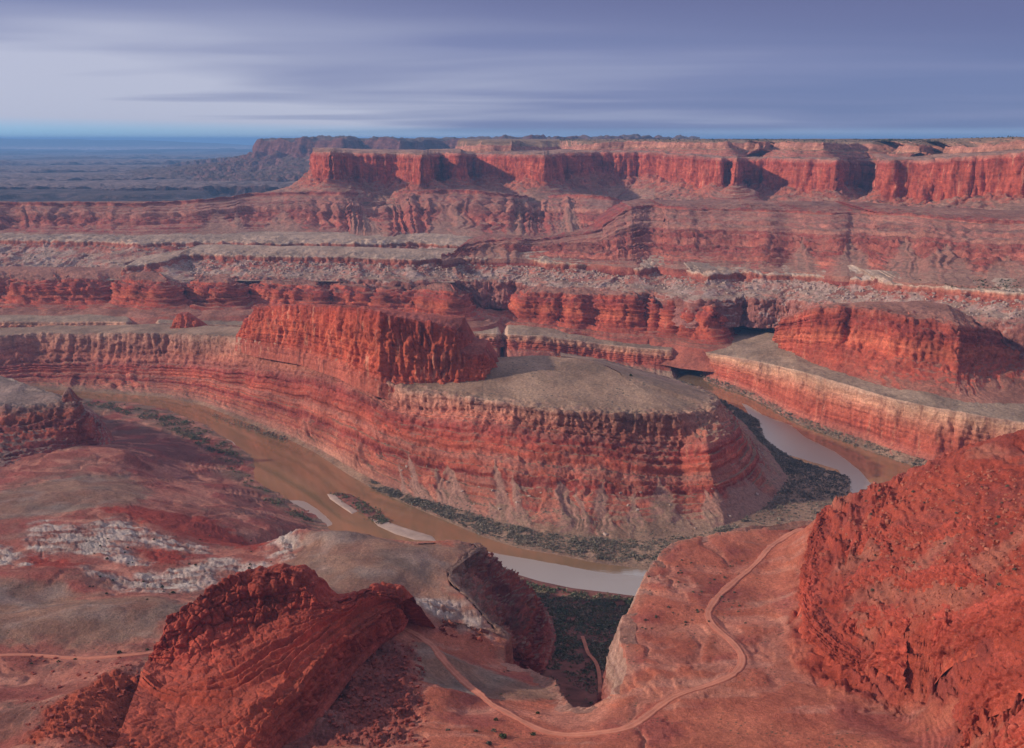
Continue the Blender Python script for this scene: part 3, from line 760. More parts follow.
tail = [((705, 410, 1872), (708, 445, 1750), (730, 525, 4), (760, 572, .4), (622, 376)), ((714, 405, 1885), (726, 436, 1800), (764, 509, 4), (851, 500, .4), (622, 375)), ((717, 399, 1950), (736, 428, 1905), (790, 480, 4), (848, 476, .4), (621, 374)), ((714, 394, 2050), (730, 415, 2020), (770, 452, 4), (790, 459, .4), (618, 372)),
        ((704, 390, 2180), (718, 405, 2190), (745, 424, 4), (763, 443, .4), (613, 369)), ((692, 386, 2320), (702, 394, 2380), (722, 405, 4), (759, 422, .4), (608, 366)), ((666, 377, 2520), (672, 382, 2570), (694, 389, 4), (712, 396, .4), (602, 364)), ((640, 370, 2640), (642, 374, 2680), (665, 378, 4), (690, 384, .4), (597, 362)), ((600, 359, 2740), (600, 363, 2780), (620, 368, 4), (640, 373, .4), (590, 360)), ((560, 353, 2790), (550, 357, 2820), (560, 360, 4), (570, 365, .4), (560, 356))]
for a, b, c, d, e in tail:
    rimc.append(UY(*a)); cf.append(UY(*b)); toe.append(U(*c)); wed.append(U(*d)); inn.append(UP(e[0], e[1], 150, 1800, -.105))
c0, f0, t0, w0, i0 = dense([C(rimc), C(cf), C(toe), C(wed), C(inn)], sm=2)
c0 = wig(c0, 5, 45, 11)
w1 = off(w0, 25, -8, sig=20)
loft('peninsula', [i0, lerp(i0, c0, .85, .85), c0, lerp(c0, f0, .35, .55), lerp(c0, f0, 1.0, 1.0), lerp(f0, t0, .18, .30), lerp(f0, t0, .40, .55), lerp(f0, t0, .46, .66), lerp(f0, t0, .72, .86), t0, w0, w1],
     [dict(vz=2), dict(vz=1.5), dict(fl=3, led=1.5, blk=2), dict(fl=4, led=3, blk=3.2), dict(fl=3, led=4.5, fb=2, blk=2.6), dict(gu=2.5, led=4.5, fb=2.5, blk=1.6), dict(gu=3, led=5, fb=3, blk=2.), dict(gu=5, led=2.5, fb=3., blk=1.), dict(gu=6, led=1.6, fb=2.2, blk=.6), dict(gu=1, fb=.5), {}, {}],
     [138, 137, 134, 118, 100, 80, 58, 50, 26, 5, 1, 0], M_pen, bed='fine', flL=22, guL=42, seed=11, rowpx=.75, warp=5, blk=13, blkz=.7, fans=(64, 5.3, 8.0, 9.3, 14, 50, .52, .93))

# the red ridge that stands on its neck
cx = [proj(np.array([q]))[0][0] for q in rimc[:20]]
cy = [q[1] for q in rimc[:20]]


def ridge_block(rd, wd, seed):
    a_, b_ = [], []
    for (a, b, dd, ex) in rd:
        yb = np.interp(b[0], cx, cy) + np.interp(b[0], [236, 250, 300, 385, 402, 450, 507], [0, -9, -18, -16, 22, 66, 140]) + ex
        b_.append(UY(b[0], b[1], yb))
        a_.append(UY(a[0], a[1], yb + dd))
    a1 = [p + np.array([wq * .05, wq, 0]) for p, wq in zip(a_, wd)]
    b1 = [np.array([p[0] + 20, p[1] + 60, q[2] - 20]) for p, q in zip(a1, b_)]
    c1, c0, f0, b0 = dense([C(a1), C(a_), C(b_), C(b1)], main=1, sm=1.0)
    loft('ridge', [b0, c1, c0, lerp(c0, f0, .25, .30), lerp(c0, f0, .36, .40), lerp(c0, f0, .66, .82), f0, off(f0, 5, f0[:, 2] - 26)],
         [{}, dict(vz=3), dict(fl=3, led=.5, blk=3, vz=3), dict(fl=6, led=1.4, blk=4.5), dict(fl=6, led=1.4, blk=4.5), dict(fl=6, led=1.5, blk=3.5), dict(fl=3, led=2, blk=2), {}], [0, 112, 108, 84, 76, 26, 0, -20], M_ridge, bed='fine', flL=17, seed=seed, rowpx=.75, blk=15, blkz=.28)


ridge_block([((236, 335), (236, 339), 20, 0), ((244, 322), (243, 341), 20, 0), ((257, 307), (256, 345), 20, 0), ((300, 305.5), (300, 352), 20, 0), ((340, 307), (340, 365), 22, 0), ((362, 309), (362, 376), 22, 0), ((380, 313), (380, 383), 24, 0), ((400, 317), (398, 388), 28, 0), ((420, 321), (418, 389), 30, 0), ((450, 327), (450, 390), 34, 0), ((457.5, 330), (460, 390), 34, 0),
             ((461, 331), (469, 387), 30, 45), ((468, 337), (478, 384), 24, 90), ((476, 345), (484, 380), 20, 135), ((480, 350), (487, 377), 16, 175)], np.interp(np.arange(15), [0, 2, 6, 9, 10, 14], [8, 22, 40, 110, 150, 4]), 12)
ridge_block([((430, 350), (430, 389.5), 26, 6), ((456, 351.5), (458, 389.5), 24, 6), ((474, 353), (477, 389.5), 22, 6), ((483, 353.5), (485, 389.5), 20, 6), ((487, 354.5), (494, 387), 20, 40), ((494, 359), (502, 385), 18, 70), ((500, 365), (507, 382), 16, 110), ((503, 370), (509, 379), 12, 150)], np.interp(np.arange(8), [0, 3, 7], [150, 150, 4]), 12.4)

# a small red knob and its neighbours on the far neck
kt = [(172, 326), (174, 318), (178, 313.5), (186, 314), (192, 318), (198, 322), (206, 331)]
kb = [(170, 334), (173, 335), (178, 336), (186, 336), (194, 336), (201, 336), (208, 335)]
c0, f0 = dense([C([UY(px, py, 2780) for px, py in kt]), C([UY(px, py, 2745) for px, py in kb])], sm=.6, step=.7)
b1 = c0.copy(); b1[:, 1] += 30
b2 = f0.copy(); b2[:, 1] += 110
loft('butte', [b2, b1, c0, lerp(c0, f0, .5, .6), f0], [{}, dict(fl=2), dict(fl=4), dict(fl=5, led=2), {}], [0, 100, 100, 50, 0], M_ridge, flL=18, seed=13, rowpx=.6)

# ------------------------------------------------------------------ ledgy headland on the left bank
hr = [(-140, 409, 1950), (0, 408, 1950), (25, 409, 1945), (42, 407, 1950), (60, 404, 1950), (74, 403, 1945), (77, 402, 1985), (76, 400, 2060), (66, 398, 2160), (40, 394, 2250)]
hm = [(-140, 436, 1900), (0, 434, 1900), (30, 432, 1905), (50, 428, 1910), (68, 426, 1912), (82, 425, 1915), (86, 423, 1970), (88, 418, 2060), (80, 412, 2180), (60, 405, 2290)]
hf = [(-140, 500, 60), (0, 486, 58), (40, 474, 52), (70, 466, 46), (96, 460, 34), (116, 455, 22), (116, 440, 10), (108, 426, 6), (96, 412, 5), (80, 402, 5)]
c0, m0, f0 = dense([C([UY(*p) for p in hr]), C([UY(*p) for p in hm]), C([U(*p) for p in hf])], sm=1.5)
top = [(-140, 374, 2150), (0, 374, 2120), (12, 376, 2110), (24, 381, 2090), (33, 385, 2080), (42, 391, 2070), (50, 394, 2100), (54, 394, 2120), (50, 392, 2180), (40, 390, 2260)]
t0, = [np.stack([np.interp(np.linspace(0, 1, len(c0)), np.linspace(0, 1, len(top)), C([UY(*p) for p in top])[:, i]) for i in range(3)], 1)]
bk = t0 + np.array([-10, 45, -70.])
loft('headland', [bk, t0, lerp(t0, c0, .35, .72), lerp(t0, c0, .6, .9), c0, lerp(c0, m0, .6, .5), m0, lerp(m0, f0, .35, .4), lerp(m0, f0, .5, .62), f0],
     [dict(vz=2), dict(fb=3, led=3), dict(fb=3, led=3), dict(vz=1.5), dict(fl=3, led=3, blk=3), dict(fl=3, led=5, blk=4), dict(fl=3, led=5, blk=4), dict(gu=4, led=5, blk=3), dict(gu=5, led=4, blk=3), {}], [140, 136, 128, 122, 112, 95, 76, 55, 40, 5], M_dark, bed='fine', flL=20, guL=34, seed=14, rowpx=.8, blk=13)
# the knob at its tip
kt = [(62, 399), (64, 392), (67, 388), (70, 390), (73, 397), (77, 402)]
kb = [(58, 405), (63, 406), (68, 406), (72, 405), (76, 405), (79, 405)]
c0, f0 = dense([C([UY(px, py, 1962) for px, py in kt]), C([UY(px, py, 1950) for px, py in kb])], sm=.5, step=.6)
b1 = c0.copy(); b1[:, 1] += 8
b2 = f0.copy(); b2[:, 1] += 40
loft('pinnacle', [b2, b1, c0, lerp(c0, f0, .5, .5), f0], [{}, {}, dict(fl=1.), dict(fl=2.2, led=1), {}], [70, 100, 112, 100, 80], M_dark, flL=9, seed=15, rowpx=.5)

# ------------------------------------------------------------------ river
RUFFLED = [[(742, 402), (762, 415), (790, 425), (806, 438), (835, 452), (858, 470), (875, 488), (870, 500), (846, 492), (840, 470), (800, 458), (776, 452), (764, 436), (752, 418)],
           [(485, 552), (520, 558), (560, 565), (600, 573), (660, 578), (720, 590), (720, 610), (640, 600), (600, 593), (545, 584), (505, 572)],
           [(284, 500), (302, 501), (318, 510), (332, 524), (320, 530), (300, 522), (286, 508)], [(222, 438), (232, 441), (242, 456), (240, 464), (230, 452)]]


def water_mat():
    m = bpy.data.materials.new('muddy_river_water')
    m.use_nodes = True
    t = NT(m.node_tree)
    pos = t.n('ShaderNodeTexCoord').outputs['Object']
    n = t.noise(t.vmul(pos, (1, 1, 1)), .006, 4, .55)
    c = t.mix(t.rng(n, .35, .65), (.225, .135, .066), (.265, .165, .085))
    rf = t.n('ShaderNodeAttribute', attribute_name='ruffle').outputs['Fac']
    rf = t.rng(t.math('ADD', rf, t.math('MULTIPLY', t.math('SUBTRACT', t.noise(t.vmul(pos, (1, .4, 1)), .03, 4, .6), .5), .7)), .42, .62, 0, 1, True)
    rp = t.noise(pos, .22, 3, .6)
    gate = t.rng(t.noise(pos, .004, 3), .4, .6, .25, 1.0)
    bp = t.n('ShaderNodeBump', {'Height': rp, 'Strength': t.math('MULTIPLY_ADD', rf, .22, t.math('MULTIPLY', gate, .035)), 'Distance': 1.0})
    bs = t.n('ShaderNodeBsdfPrincipled', {'Base Color': c, 'Roughness': t.rng(rf, 0, 1, .06, .42), 'IOR': t.rng(rf, 0, 1, 2.0, 3.0), 'Normal': bp.outputs[0], 'Specular IOR Level': .6})
    t.n('ShaderNodeOutputMaterial', {'Surface': bs.outputs[0]})
    return m


# ------------------------------------------------------------------ foreground country
def poly_sdf(x, y, poly):
    """signed distance in plan, negative inside"""
    d = np.full(x.shape, 1e18)
    ins = np.zeros(x.shape, bool)
    n = len(poly)
    for i in range(n):
        ax, ay = poly[i][:2]
        bx, by = poly[(i + 1) % n][:2]
        ex, ey = bx - ax, by - ay
        q = np.clip(((x - ax) * ex + (y - ay) * ey) / (ex * ex + ey * ey + 1e-9), 0, 1)
        d = np.minimum(d, (x - ax - q * ex) ** 2 + (y - ay - q * ey) ** 2)
        cr = ((ay > y) != (by > y)) & (x < (bx - ax) * (y - ay) / (by - ay + 1e-12) + ax)
        ins ^= cr
    d = np.sqrt(d)
    return np.where(ins, -d, d)


xs = np.concatenate([np.linspace(-3500, -1300, 12), np.arange(-1290, 1100, 8.0), np.linspace(1110, 2500, 12)])
ys = np.concatenate([np.arange(700, 2700, 8.0), np.linspace(2710, 3600, 12)])
X, YY = np.meshgrid(xs, ys)
ruf = np.zeros(X.shape)
for pl in RUFFLED:
    ruf = np.maximum(ruf, 1 - sstep(-6, 10, poly_sdf(X, YY, [U(px, py, 0) for px, py in pl])))
o = mesh_obj('river', np.stack([X, YY, 0 * X], -1).reshape(-1, 3), grid_quads(*X.shape)[:, ::-1], water_mat(), attrs={'ruffle': ('FLOAT', ruf)})
tag(o, kind='structure')


def line_dist(x, y, pts):
    d = np.full(x.shape, 1e18)
    for (ax, ay), (bx, by) in zip([p[:2] for p in pts[:-1]], [p[:2] for p in pts[1:]]):
        ex, ey = bx - ax, by - ay
        q = np.clip(((x - ax) * ex + (y - ay) * ey) / (ex * ex + ey * ey + 1e-9), 0, 1)
        d = np.minimum(d, (x - ax - q * ex) ** 2 + (y - ay - q * ey) ** 2)
    return np.sqrt(d)


RIM = [(870, 512, 166), (819, 521, 166), (797, 522, 167), (753, 527, 168), (714, 534, 169), (692, 538, 170), (676, 541, 170), (663, 550, 170), (652, 565, 169), (641, 583, 168), (634, 603, 167), (622, 619, 166), (619, 640, 166), (626, 655, 166), (627, 668, 165), (622, 683, 162), (608, 697, 157), (590, 706, 150), (572, 706, 142), (561, 694, 128), (556, 680, 120), (530, 669, 108), (505, 662, 99)]
NOSE = [(505, 645, 97), (512, 636, 102), (500, 630, 106), (488, 622, 112), (479, 612, 116), (466, 597, 120), (450, 582, 122), (447, 570, 122), (462, 558, 120), (476, 548, 118), (474, 543, 118), (455, 540, 122)]
CTRL = [
    # river bed and near bank on the left
    (130, 396, -8), (180, 402, -8), (230, 425, -8), (280, 450, -8), (300, 490, -6), (350, 500, -8), (400, 520, -8), (450, 535, -8), (20, 392, -4),
    (76, 400, 2), (110, 403, 2), (159, 412, 2), (199, 425, 2), (229, 445, 2), (246, 465, 2), (262, 488, 2), (290, 505, 2), (318, 524, 2),
    (100, 420, 9), (120, 440, 16), (160, 440, 13), (200, 460, 14), (220, 485, 20), (250, 505, 22), (150, 470, 36), (180, 490, 44), (270, 528, 40), (200, 515, 62), (235, 545, 72), (280, 545, 80),
    # brown dome and pale ledges
    (-80, 500, 70), (0, 487, 73), (60, 468, 70), (100, 459, 67), (128, 455, 64), (60, 490, 86), (0, 520, 97), (130, 490, 74), (60, 520, 97), (130, 515, 93), (200, 545, 88), (30, 540, 106), (100, 550, 110), (200, 570, 108), (230, 590, 113), (120, 580, 113), (20, 563, 114), (-80, 550, 112), (265, 575, 112), (210, 598, 118),
    # grey domes above the left road
    (40, 572, 128), (0, 574, 130), (-80, 574, 134), (80, 580, 126), (50, 595, 124), (100, 595, 126), (22, 622, 150), (80, 610, 146), (131, 600, 142), (160, 597, 138), (-80, 630, 155), (0, 645, 146), (60, 643, 143), (116, 645, 143), (0, 657, 150), (100, 655, 147), (150, 653, 148), (200, 640, 148), (250, 620, 140),
    (0, 700, 164), (60, 690, 161), (-80, 720, 176), (0, 748, 176), (30, 742, 190), (62, 716, 184), (92, 690, 178), (118, 668, 168), (95, 745, 186), (130, 690, 158), (135, 720, 164), (160, 748, 172), (105, 675, 165), (30, 790, 195), (120, 790, 185),
    # wash east of the red butte
    (345, 720, 160), (370, 690, 158), (420, 700, 160), (300, 748, 166), (400, 748, 171), (450, 690, 157), (420, 660, 147), (400, 632, 147), (440, 650, 138), (330, 640, 150), (390, 670, 152),
    # the grey dome over the river
    (300, 529, 114), (345, 530, 121), (400, 543, 124), (440, 543, 121), (330, 547, 123), (290, 545, 104), (350, 570, 136), (400, 575, 131), (430, 575, 124), (330, 600, 142), (400, 605, 138), (300, 570, 126), (418, 592, 121), (425, 560, 128), (380, 556, 130), (405, 618, 133), (440, 612, 122),
    # hill below the nose cliff, with the road across it
    (440, 652, 118), (480, 660, 105), (520, 690, 130), (550, 700, 128), (480, 690, 134), (470, 710, 150), (500, 710, 152), (540, 722, 158), (575, 733, 163),
    # bench
    (600, 735, 168), (650, 722, 169), (700, 690, 169), (745, 660, 170), (720, 635, 169), (710, 612, 169), (700, 575, 170), (760, 560, 169), (650, 640, 166), (660, 680, 166), (800, 700, 173), (880, 740, 184), (700, 748, 173), (500, 748, 168), (850, 690, 176), (600, 790, 176), (800, 790, 182), (780, 600, 171), (790, 540, 168), (790, 640, 173), (640, 700, 164),
    # red hillside on the right
    (803, 572, 176), (800, 600, 176), (806, 640, 177), (830, 655, 178), (870, 670, 179), (920, 690, 184), (950, 725, 196), (970, 748, 206),
    (816, 527, 172), (824, 514, 192), (836, 502, 214), (850, 497, 226), (880, 494, 236), (900, 480, 252), (940, 464, 277), (980, 447, 298), (1000, 440, 307), (1030, 449, 306), (1130, 430, 330),
    (822, 570, 192), (860, 560, 216), (850, 530, 220), (830, 600, 196), (900, 600, 226), (880, 640, 205), (950, 560, 264), (1024, 560, 291), (1024, 500, 302), (950, 500, 272), (1000, 650, 251), (960, 640, 235), (1030, 748, 252), (990, 735, 226), (1030, 690, 266), (920, 660, 206), (1130, 650, 300), (1130, 790, 280), (1030, 790, 240), (1130, 540, 325)]
pts = [U(*p) for p in CTRL] + [U(*p) for p in RIM] + [U(*p) for p in NOSE]
pts += [np.array([(q - 512) / F * 1400 * 1.06, 1400, 14.]) for q in (330, 365, 400, 430, 455)]
pts += [np.array(p, float) for p in [(400, 1320, 120), (420, 1450, 60), (560, 1300, 200), (640, 1320, 240), (640, 1550, 100), (300, 1300, 130), (820, 1300, 260), (900, 1600, 90), (260, 1400, 60)]]
CT = np.array(pts)
cxy = CT[:, :2] / 500.0


def tps_k(r2):
    return .5 * r2 * np.log(r2 + 1e-9)


_r2 = ((cxy[:, None] - cxy[None]) ** 2).sum(-1)
_n = len(CT)
_A = np.zeros((_n + 3, _n + 3))
_A[:_n, :_n] = tps_k(_r2) + np.eye(_n) * 2e-4
_A[:_n, _n] = 1; _A[:_n, _n + 1:] = cxy
_A[_n, :_n] = 1; _A[_n + 1:, :_n] = cxy.T
_w = np.linalg.solve(_A, np.concatenate([CT[:, 2], [0, 0, 0]]))


def base_h(x, y):
    sh = x.shape
    q = np.stack([x.ravel(), y.ravel()], 1) / 500.0
    out = np.empty(len(q))
    for i in range(0, len(q), 40000):
        b = q[i:i + 40000]
        r2 = ((b[:, None] - cxy[None]) ** 2).sum(-1)
        out[i:i + 40000] = tps_k(r2) @ _w[:_n] + _w[_n] + b @ _w[_n + 1:]
    return out.reshape(sh)


RIMW = [U(*p) for p in RIM]
NOSEW = [U(*p) for p in NOSE]
BOTTOM = RIMW + NOSEW + [np.array([-60, 1420, 0]), np.array([100, 1800, 0]), np.array([700, 1800, 0]), np.array([700, 1330, 0])]
PXY = lambda pts, z: [U(px, py, z) for px, py in pts]
Z_RED = PXY([(95, 515), (140, 507), (205, 505), (260, 525), (285, 560), (250, 560), (215, 545), (150, 530), (120, 520)], 82)
Z_RED2 = PXY([(135, 545), (170, 535), (190, 550), (175, 568), (150, 562)], 108)
Z_RED3 = PXY([(20, 560), (30, 550), (80, 565), (75, 575), (35, 574)], 114)
Z_PALE = [PXY([(28, 540), (40, 512), (60, 520), (75, 525), (90, 520), (112, 512), (150, 522), (200, 535), (205, 545), (160, 545), (130, 540), (125, 550), (150, 565), (130, 568), (85, 560), (60, 558), (30, 552)], 105),
          PXY([(80, 575), (130, 578), (170, 565), (200, 555), (225, 550), (260, 560), (270, 570), (230, 572), (205, 582), (190, 595), (130, 600), (100, 585)], 111),
          PXY([(-20, 545), (0, 540), (18, 552), (22, 570), (0, 572), (-20, 572)], 112),
          PXY([(275, 530), (290, 522), (300, 527), (296, 545), (292, 566), (280, 565), (270, 545)], 100),
          PXY([(405, 600), (440, 598), (470, 603), (480, 613), (490, 622), (440, 616), (405, 613)], 120)]
Z_PURP = PXY([(80, 425), (110, 412), (160, 425), (205, 445), (240, 480), (280, 515), (310, 524), (280, 530), (230, 515), (180, 500), (140, 480), (110, 455), (90, 445)], 18)
Z_GREYL = PXY([(-160, 480), (0, 488), (70, 468), (128, 455), (150, 475), (140, 500), (90, 512), (60, 520), (-160, 545)], 85)
Z_GREY2 = PXY([(-160, 572), (60, 572), (95, 590), (160, 594), (190, 600), (170, 620), (150, 645), (60, 648), (-160, 655)], 138)
Z_GREY3 = PXY([(285, 545), (300, 524), (345, 524), (420, 538), (474, 542), (462, 560), (447, 575), (470, 600), (480, 613), (400, 615), (330, 612), (285, 580)], 126)
Z_GREY4 = PXY([(412, 655), (440, 652), (500, 662), (555, 680), (562, 700), (520, 706), (470, 712), (430, 710), (410, 690)], 128)
Z_ROCK = PXY([(815, 524), (802, 570), (800, 600), (806, 640), (830, 655), (870, 668), (910, 672), (945, 700), (970, 745), (990, 800), (1160, 800), (1160, 420), (1000, 432), (940, 458), (850, 490)], 200)
Z_SCREE = PXY([(865, 508), (905, 484), (945, 470), (1000, 445), (1130, 440), (1130, 600), (1010, 600), (950, 585), (890, 560)], 270)
Z_WASH = PXY([(335, 650), (380, 635), (408, 628), (418, 655), (412, 690), (425, 715), (400, 760), (260, 760), (290, 735)], 156)
Z_SPUR = PXY([(20, 760), (55, 712), (85, 685), (112, 662), (140, 660), (160, 668), (135, 700), (150, 760)], 172)
ROAD1 = [(398, 626), (408, 632), (418, 637), (440, 658), (465, 683), (490, 703), (515, 718), (535, 728), (550, 733), (590, 734.5), (625, 731), (640, 722), (655, 710), (675, 696), (700, 689), (725, 680), (738, 672), (744, 662), (741, 652), (728, 638), (713, 626), (706, 614), (716, 598), (738, 578), (760, 560), (775, 543), (792, 533), (806, 529)]
ROAD2 = [(-60, 657), (0, 656), (30, 655), (60, 658), (90, 659), (130, 656), (158, 652)]


def soft(poly, x, y, w=9, j=8):
    return 1 - sstep(-w, w, poly_sdf(x, y, poly) + _jit(x, y) * j)


def _jit(x, y):
    return fbm(x, y, 0 * x, 22, 3)


ROADW = []


def hit(px, py):
    """where that sight line meets the foreground ground"""
    z = 150.0
    for _ in range(25):
        p = U(px, py, z)
        z = .5 * z + .5 * float(base_h(np.array([p[0]]), np.array([p[1]]))[0])
    return U(px, py, z)


for _r in (ROAD1, ROAD2):
    ROADW.append([hit(*q) for q in _r])


def ground_h(x, y, want_col=False):
    h = base_h(x, y)
    x = np.asarray(x); y = np.asarray(y)
    z0 = 0 * x
    hills = fbm(x, y, z0, 70, 4, .5)
    fine = fbm(x, y, z0 + 9, 14, 3, .55)
    rock_m = soft(Z_ROCK, x, y, 10, 12)
    pale = np.zeros(x.shape)
    for p in Z_PALE:
        pale = np.maximum(pale, soft(p, x, y, 12, 17))
    grey = np.maximum.reduce([soft(Z_GREYL, x, y, 14, 20), soft(Z_GREY2, x, y, 12, 14), soft(Z_GREY3, x, y, 10, 14), soft(Z_GREY4, x, y, 6, 8)])
    wash = soft(Z_WASH, x, y, 8, 10)
    spur = soft(Z_SPUR, x, y, 6, 8)
    bank = 1 - sstep(3, 14, h)
    amp = np.where(h > 3, 1, .25)
    gul = billow(x, y, z0, 60, 3, .45)
    h = h + amp * (1.8 * hills + .5 * fine * (1 - .7 * grey)) + grey * gul * 1.5
    # broken ledges
    lf = 4.5
    q = (h + fbm(x, y, z0, 40, 3) * 3.2) / lf
    v1, e1 = cells(x / 8, y / 5.5, h / 6)
    h = h + (pale * 1.1 + wash * 1.3 + spur * 1.6) * (v1 - 1.0 * sstep(.18, 0, e1))
    h = h + pale * ((np.floor(q) + sstep(.62, .95, q - np.floor(q))) - q + .5) * lf * .85 + pale * billow(x, y, z0, 9, 3) * .9
    # rough red hillside: ledges, spines and blocks
    if rock_m.max() > 0:
        lf = 13.0
        q = (h + fbm(x, y, z0, 70, 4, .5) * 9) / lf
        st = (np.floor(q) + sstep(.52, .78, q - np.floor(q))) - q + .3
        lf2 = 5.5
        q2 = (h + fbm(x, y, z0, 25, 3) * 4) / lf2
        st2 = (np.floor(q2) + sstep(.6, .88, q2 - np.floor(q2))) - q2 + .3
        up = .25 + .75 * sstep(-.15, .35, fbm(x, y, z0 + 4, 80, 2) + .1)
        v1, e1 = cells(x / 17 + .3 * fbm(x, y, z0, 30, 2), y / 12, h / 11)
        v2, e2 = cells(x / 5.2, y / 4.2 + 3, h / 5)
        v3, e3 = cells(x / 2.9, y / 2.6, h / 2.5 + 4)
        scree = soft(Z_SCREE, x, y, 22, 16)
        up = up * (1 - .85 * scree)
        blocks = v1 * 1.9 + v2 * .9 - 1.6 * sstep(.16, 0, e1) - .7 * sstep(.18, 0, e2) + .35 * v3
        crev = np.clip(.16 - np.abs(perlin((x + y * .4) / 24 + .4 * fbm(x, y, z0, 40, 2), (y - .4 * x) / 60, z0 + 5.5)), 0, 1) / .16
        h = h + rock_m * (st * lf * .95 * up + st2 * lf2 * .6 + billow(x * .7 + y * .7, (y - x) * .45, z0, 30, 3, .5) * 1.6 + blocks * (.25 + .75 * up) - 4.5 * crev * (.15 + up))
    h = h + (wash + spur) * (billow(x, y, z0, 20, 4, .6) * 2.6 + fine * 1.0)
    # low lines of rock on the flats
    red_flat = (1 - rock_m) * (1 - grey) * (1 - pale)
    q = (h + fbm(x, y, z0, 30, 3) * 2) / 2.2
    wsh = 1 - np.abs(perlin(x / 75 + .5 * fbm(x, y, z0 + 21, 60, 3), y / 110, z0 + 8.5))
    h = h - red_flat * amp * 2.6 * np.clip((wsh - .72) / .28, 0, 1) ** 2
    h = h + grey * 2.2 * (fbm(x, y, z0 + 12, 95, 2) - .5)
    h = h + red_flat * 1.5 * np.clip(fbm(x, y, z0 + 2, 90, 3) * 2, 0, 1) * ((np.floor(q) + sstep(.7, .97, q - np.floor(q))) - q + .5) * 1.6
    rd_ = np.minimum(line_dist(x, y, ROADW[0]), line_dist(x, y, ROADW[1]))
    rb_m = 1 - sstep(4.5, 11, rd_)
    h = h * (1 - rb_m) + (base_h(x, y) + 1.2 * fbm(x, y, z0, 90, 2)) * rb_m
    if not want_col:
        return h
    # what lies where
    c = np.zeros(x.shape + (3,)) + np.array([.42, .125, .075])

    def lay(m, colr):
        nonlocal c
        c = c * (1 - m[..., None]) + np.array(colr) * m[..., None]
    left = sstep(-100, -220, x)
    lay(left * .9, (.27, .085, .062))
    lay(left * np.clip(fbm(x, y, z0 + 31, 90, 4) * 1.5, 0, .8), (.25, .13, .095))
    lay(soft(Z_PURP, x, y, 25, 25), (.20, .075, .062))
    lay(1 - sstep(4, 13, h), (.20, .125, .088))
    lay(np.clip(fbm(x, y, z0 + 5, 60, 4) * 1.6 - .1, 0, .85) * red_flat, (.30, .078, .060))
    lay(np.clip(fbm(x * .5, y * 1.6, z0 + 25, 40, 4) * 2.2 - .75, 0, .8) * red_flat, (.46, .20, .14))
    lay(np.clip((wsh - .86) / .12, 0, .6) * red_flat, (.47, .19, .13))
    lay(grey * .95, (.27, .145, .098))
    lay(grey * np.clip(fbm(x, y, z0 + 7, 80, 3) * 1.3, 0, .8), (.20, .135, .105))
    lay(grey * np.clip(fbm(x, y, z0 + 17, 60, 3) * 1.4 - .3, 0, .6), (.31, .215, .175))
    for p in (Z_RED, Z_RED2, Z_RED3):
        lay(soft(p, x, y, 8, 16), (.29, .05, .032))
    lay(pale * .5, (.27, .14, .11))
    lay(pale * np.clip(.74 + 1.6 * fbm(x * .45, y * 1.2, z0 + 3, 20, 4, .65), 0, 1), (.47, .36, .305))
    lay(rock_m, (.335, .062, .036))
    lay(rock_m * np.clip(fbm(x, y, h, 50, 4) * 1.4, 0, .8), (.26, .058, .042))
    lay(rock_m * np.clip(fbm(x, y, z0 + 11, 70, 4) * 1.6 - .3, 0, .7), (.36, .13, .085))
    lay(wash * .8, (.22, .062, .052))
    lay(wash * np.clip(fbm(x, y, z0, 25, 4) * 1.5, 0, .7), (.28, .115, .095))
    lay(spur, (.36, .075, .042))
    ed = 1 - sstep(3, 14, np.abs(poly_sdf(x, y, BOTTOM)))
    lay(ed * .35 * (1 - wash), (.36, .19, .13))
    return h, c


pxs = np.arange(-130, 1160, 1.05)
pys = np.concatenate([np.arange(392, 500, .75), np.arange(500, 790, .8), np.arange(790, 1000, 2.0)])
GX, GY = np.meshgrid(pxs, pys)
dd = np.stack([(GX - 512) / F, CP + SP * (374 - GY) / F, -SP + CP * (374 - GY) / F], -1)
zref = np.interp(GY, [392, 520, 600, 700, 810, 1000], [10, 70, 140, 165, 185, 200])
tt = (zref - HC) / dd[..., 2]
x, y = dd[..., 0] * tt, dd[..., 1] * tt
h, colr = ground_h(x, y, True)
sd = poly_sdf(x, y, BOTTOM)
h = np.where(sd < 0, h + (-12 - h) * sstep(0, 5, -sd), h)
# the open canyon beyond the far foot of the right hillside
PG = np.stack([x, y, h], -1)
o = mesh_obj('desert_floor', PG.reshape(-1, 3), grid_quads(*x.shape), M_ground, attrs={'col': ('FLOAT_COLOR', colr)})
tag(o, kind='structure')
SHEETS['desert_floor'] = [(PG, np.zeros(len(pys)))]

# cliffs round the bottomland
c0, = dense([C(RIMW)], sm=1.5, step=1.0)
ins = off(c0, -14, c0[:, 2]); ins[:, 2] = base_h(ins[:, 0], ins[:, 1]) - 1.0
zr = c0[:, 2]
pr = lambda d, f: off(c0, d, zr * (1 - f) + 3 * f)
loft('cliff', [ins, c0, pr(4, .10), pr(9, .16), pr(13, .42), pr(20, .48), pr(30, .78), pr(62, 1.0), off(c0, 75, 0)],
     [dict(vz=.6), dict(fl=2), dict(fl=4, led=2), dict(fl=4, led=3), dict(fl=5, led=3), dict(fl=5, led=3), dict(gu=5, led=3), dict(gu=3), {}], [112, 108, 98, 92, 66, 60, 30, 5, 0], M_gorge, bed='fine', flL=20, guL=25, seed=20, rowpx=1.0, maxrows=90, blk=11)

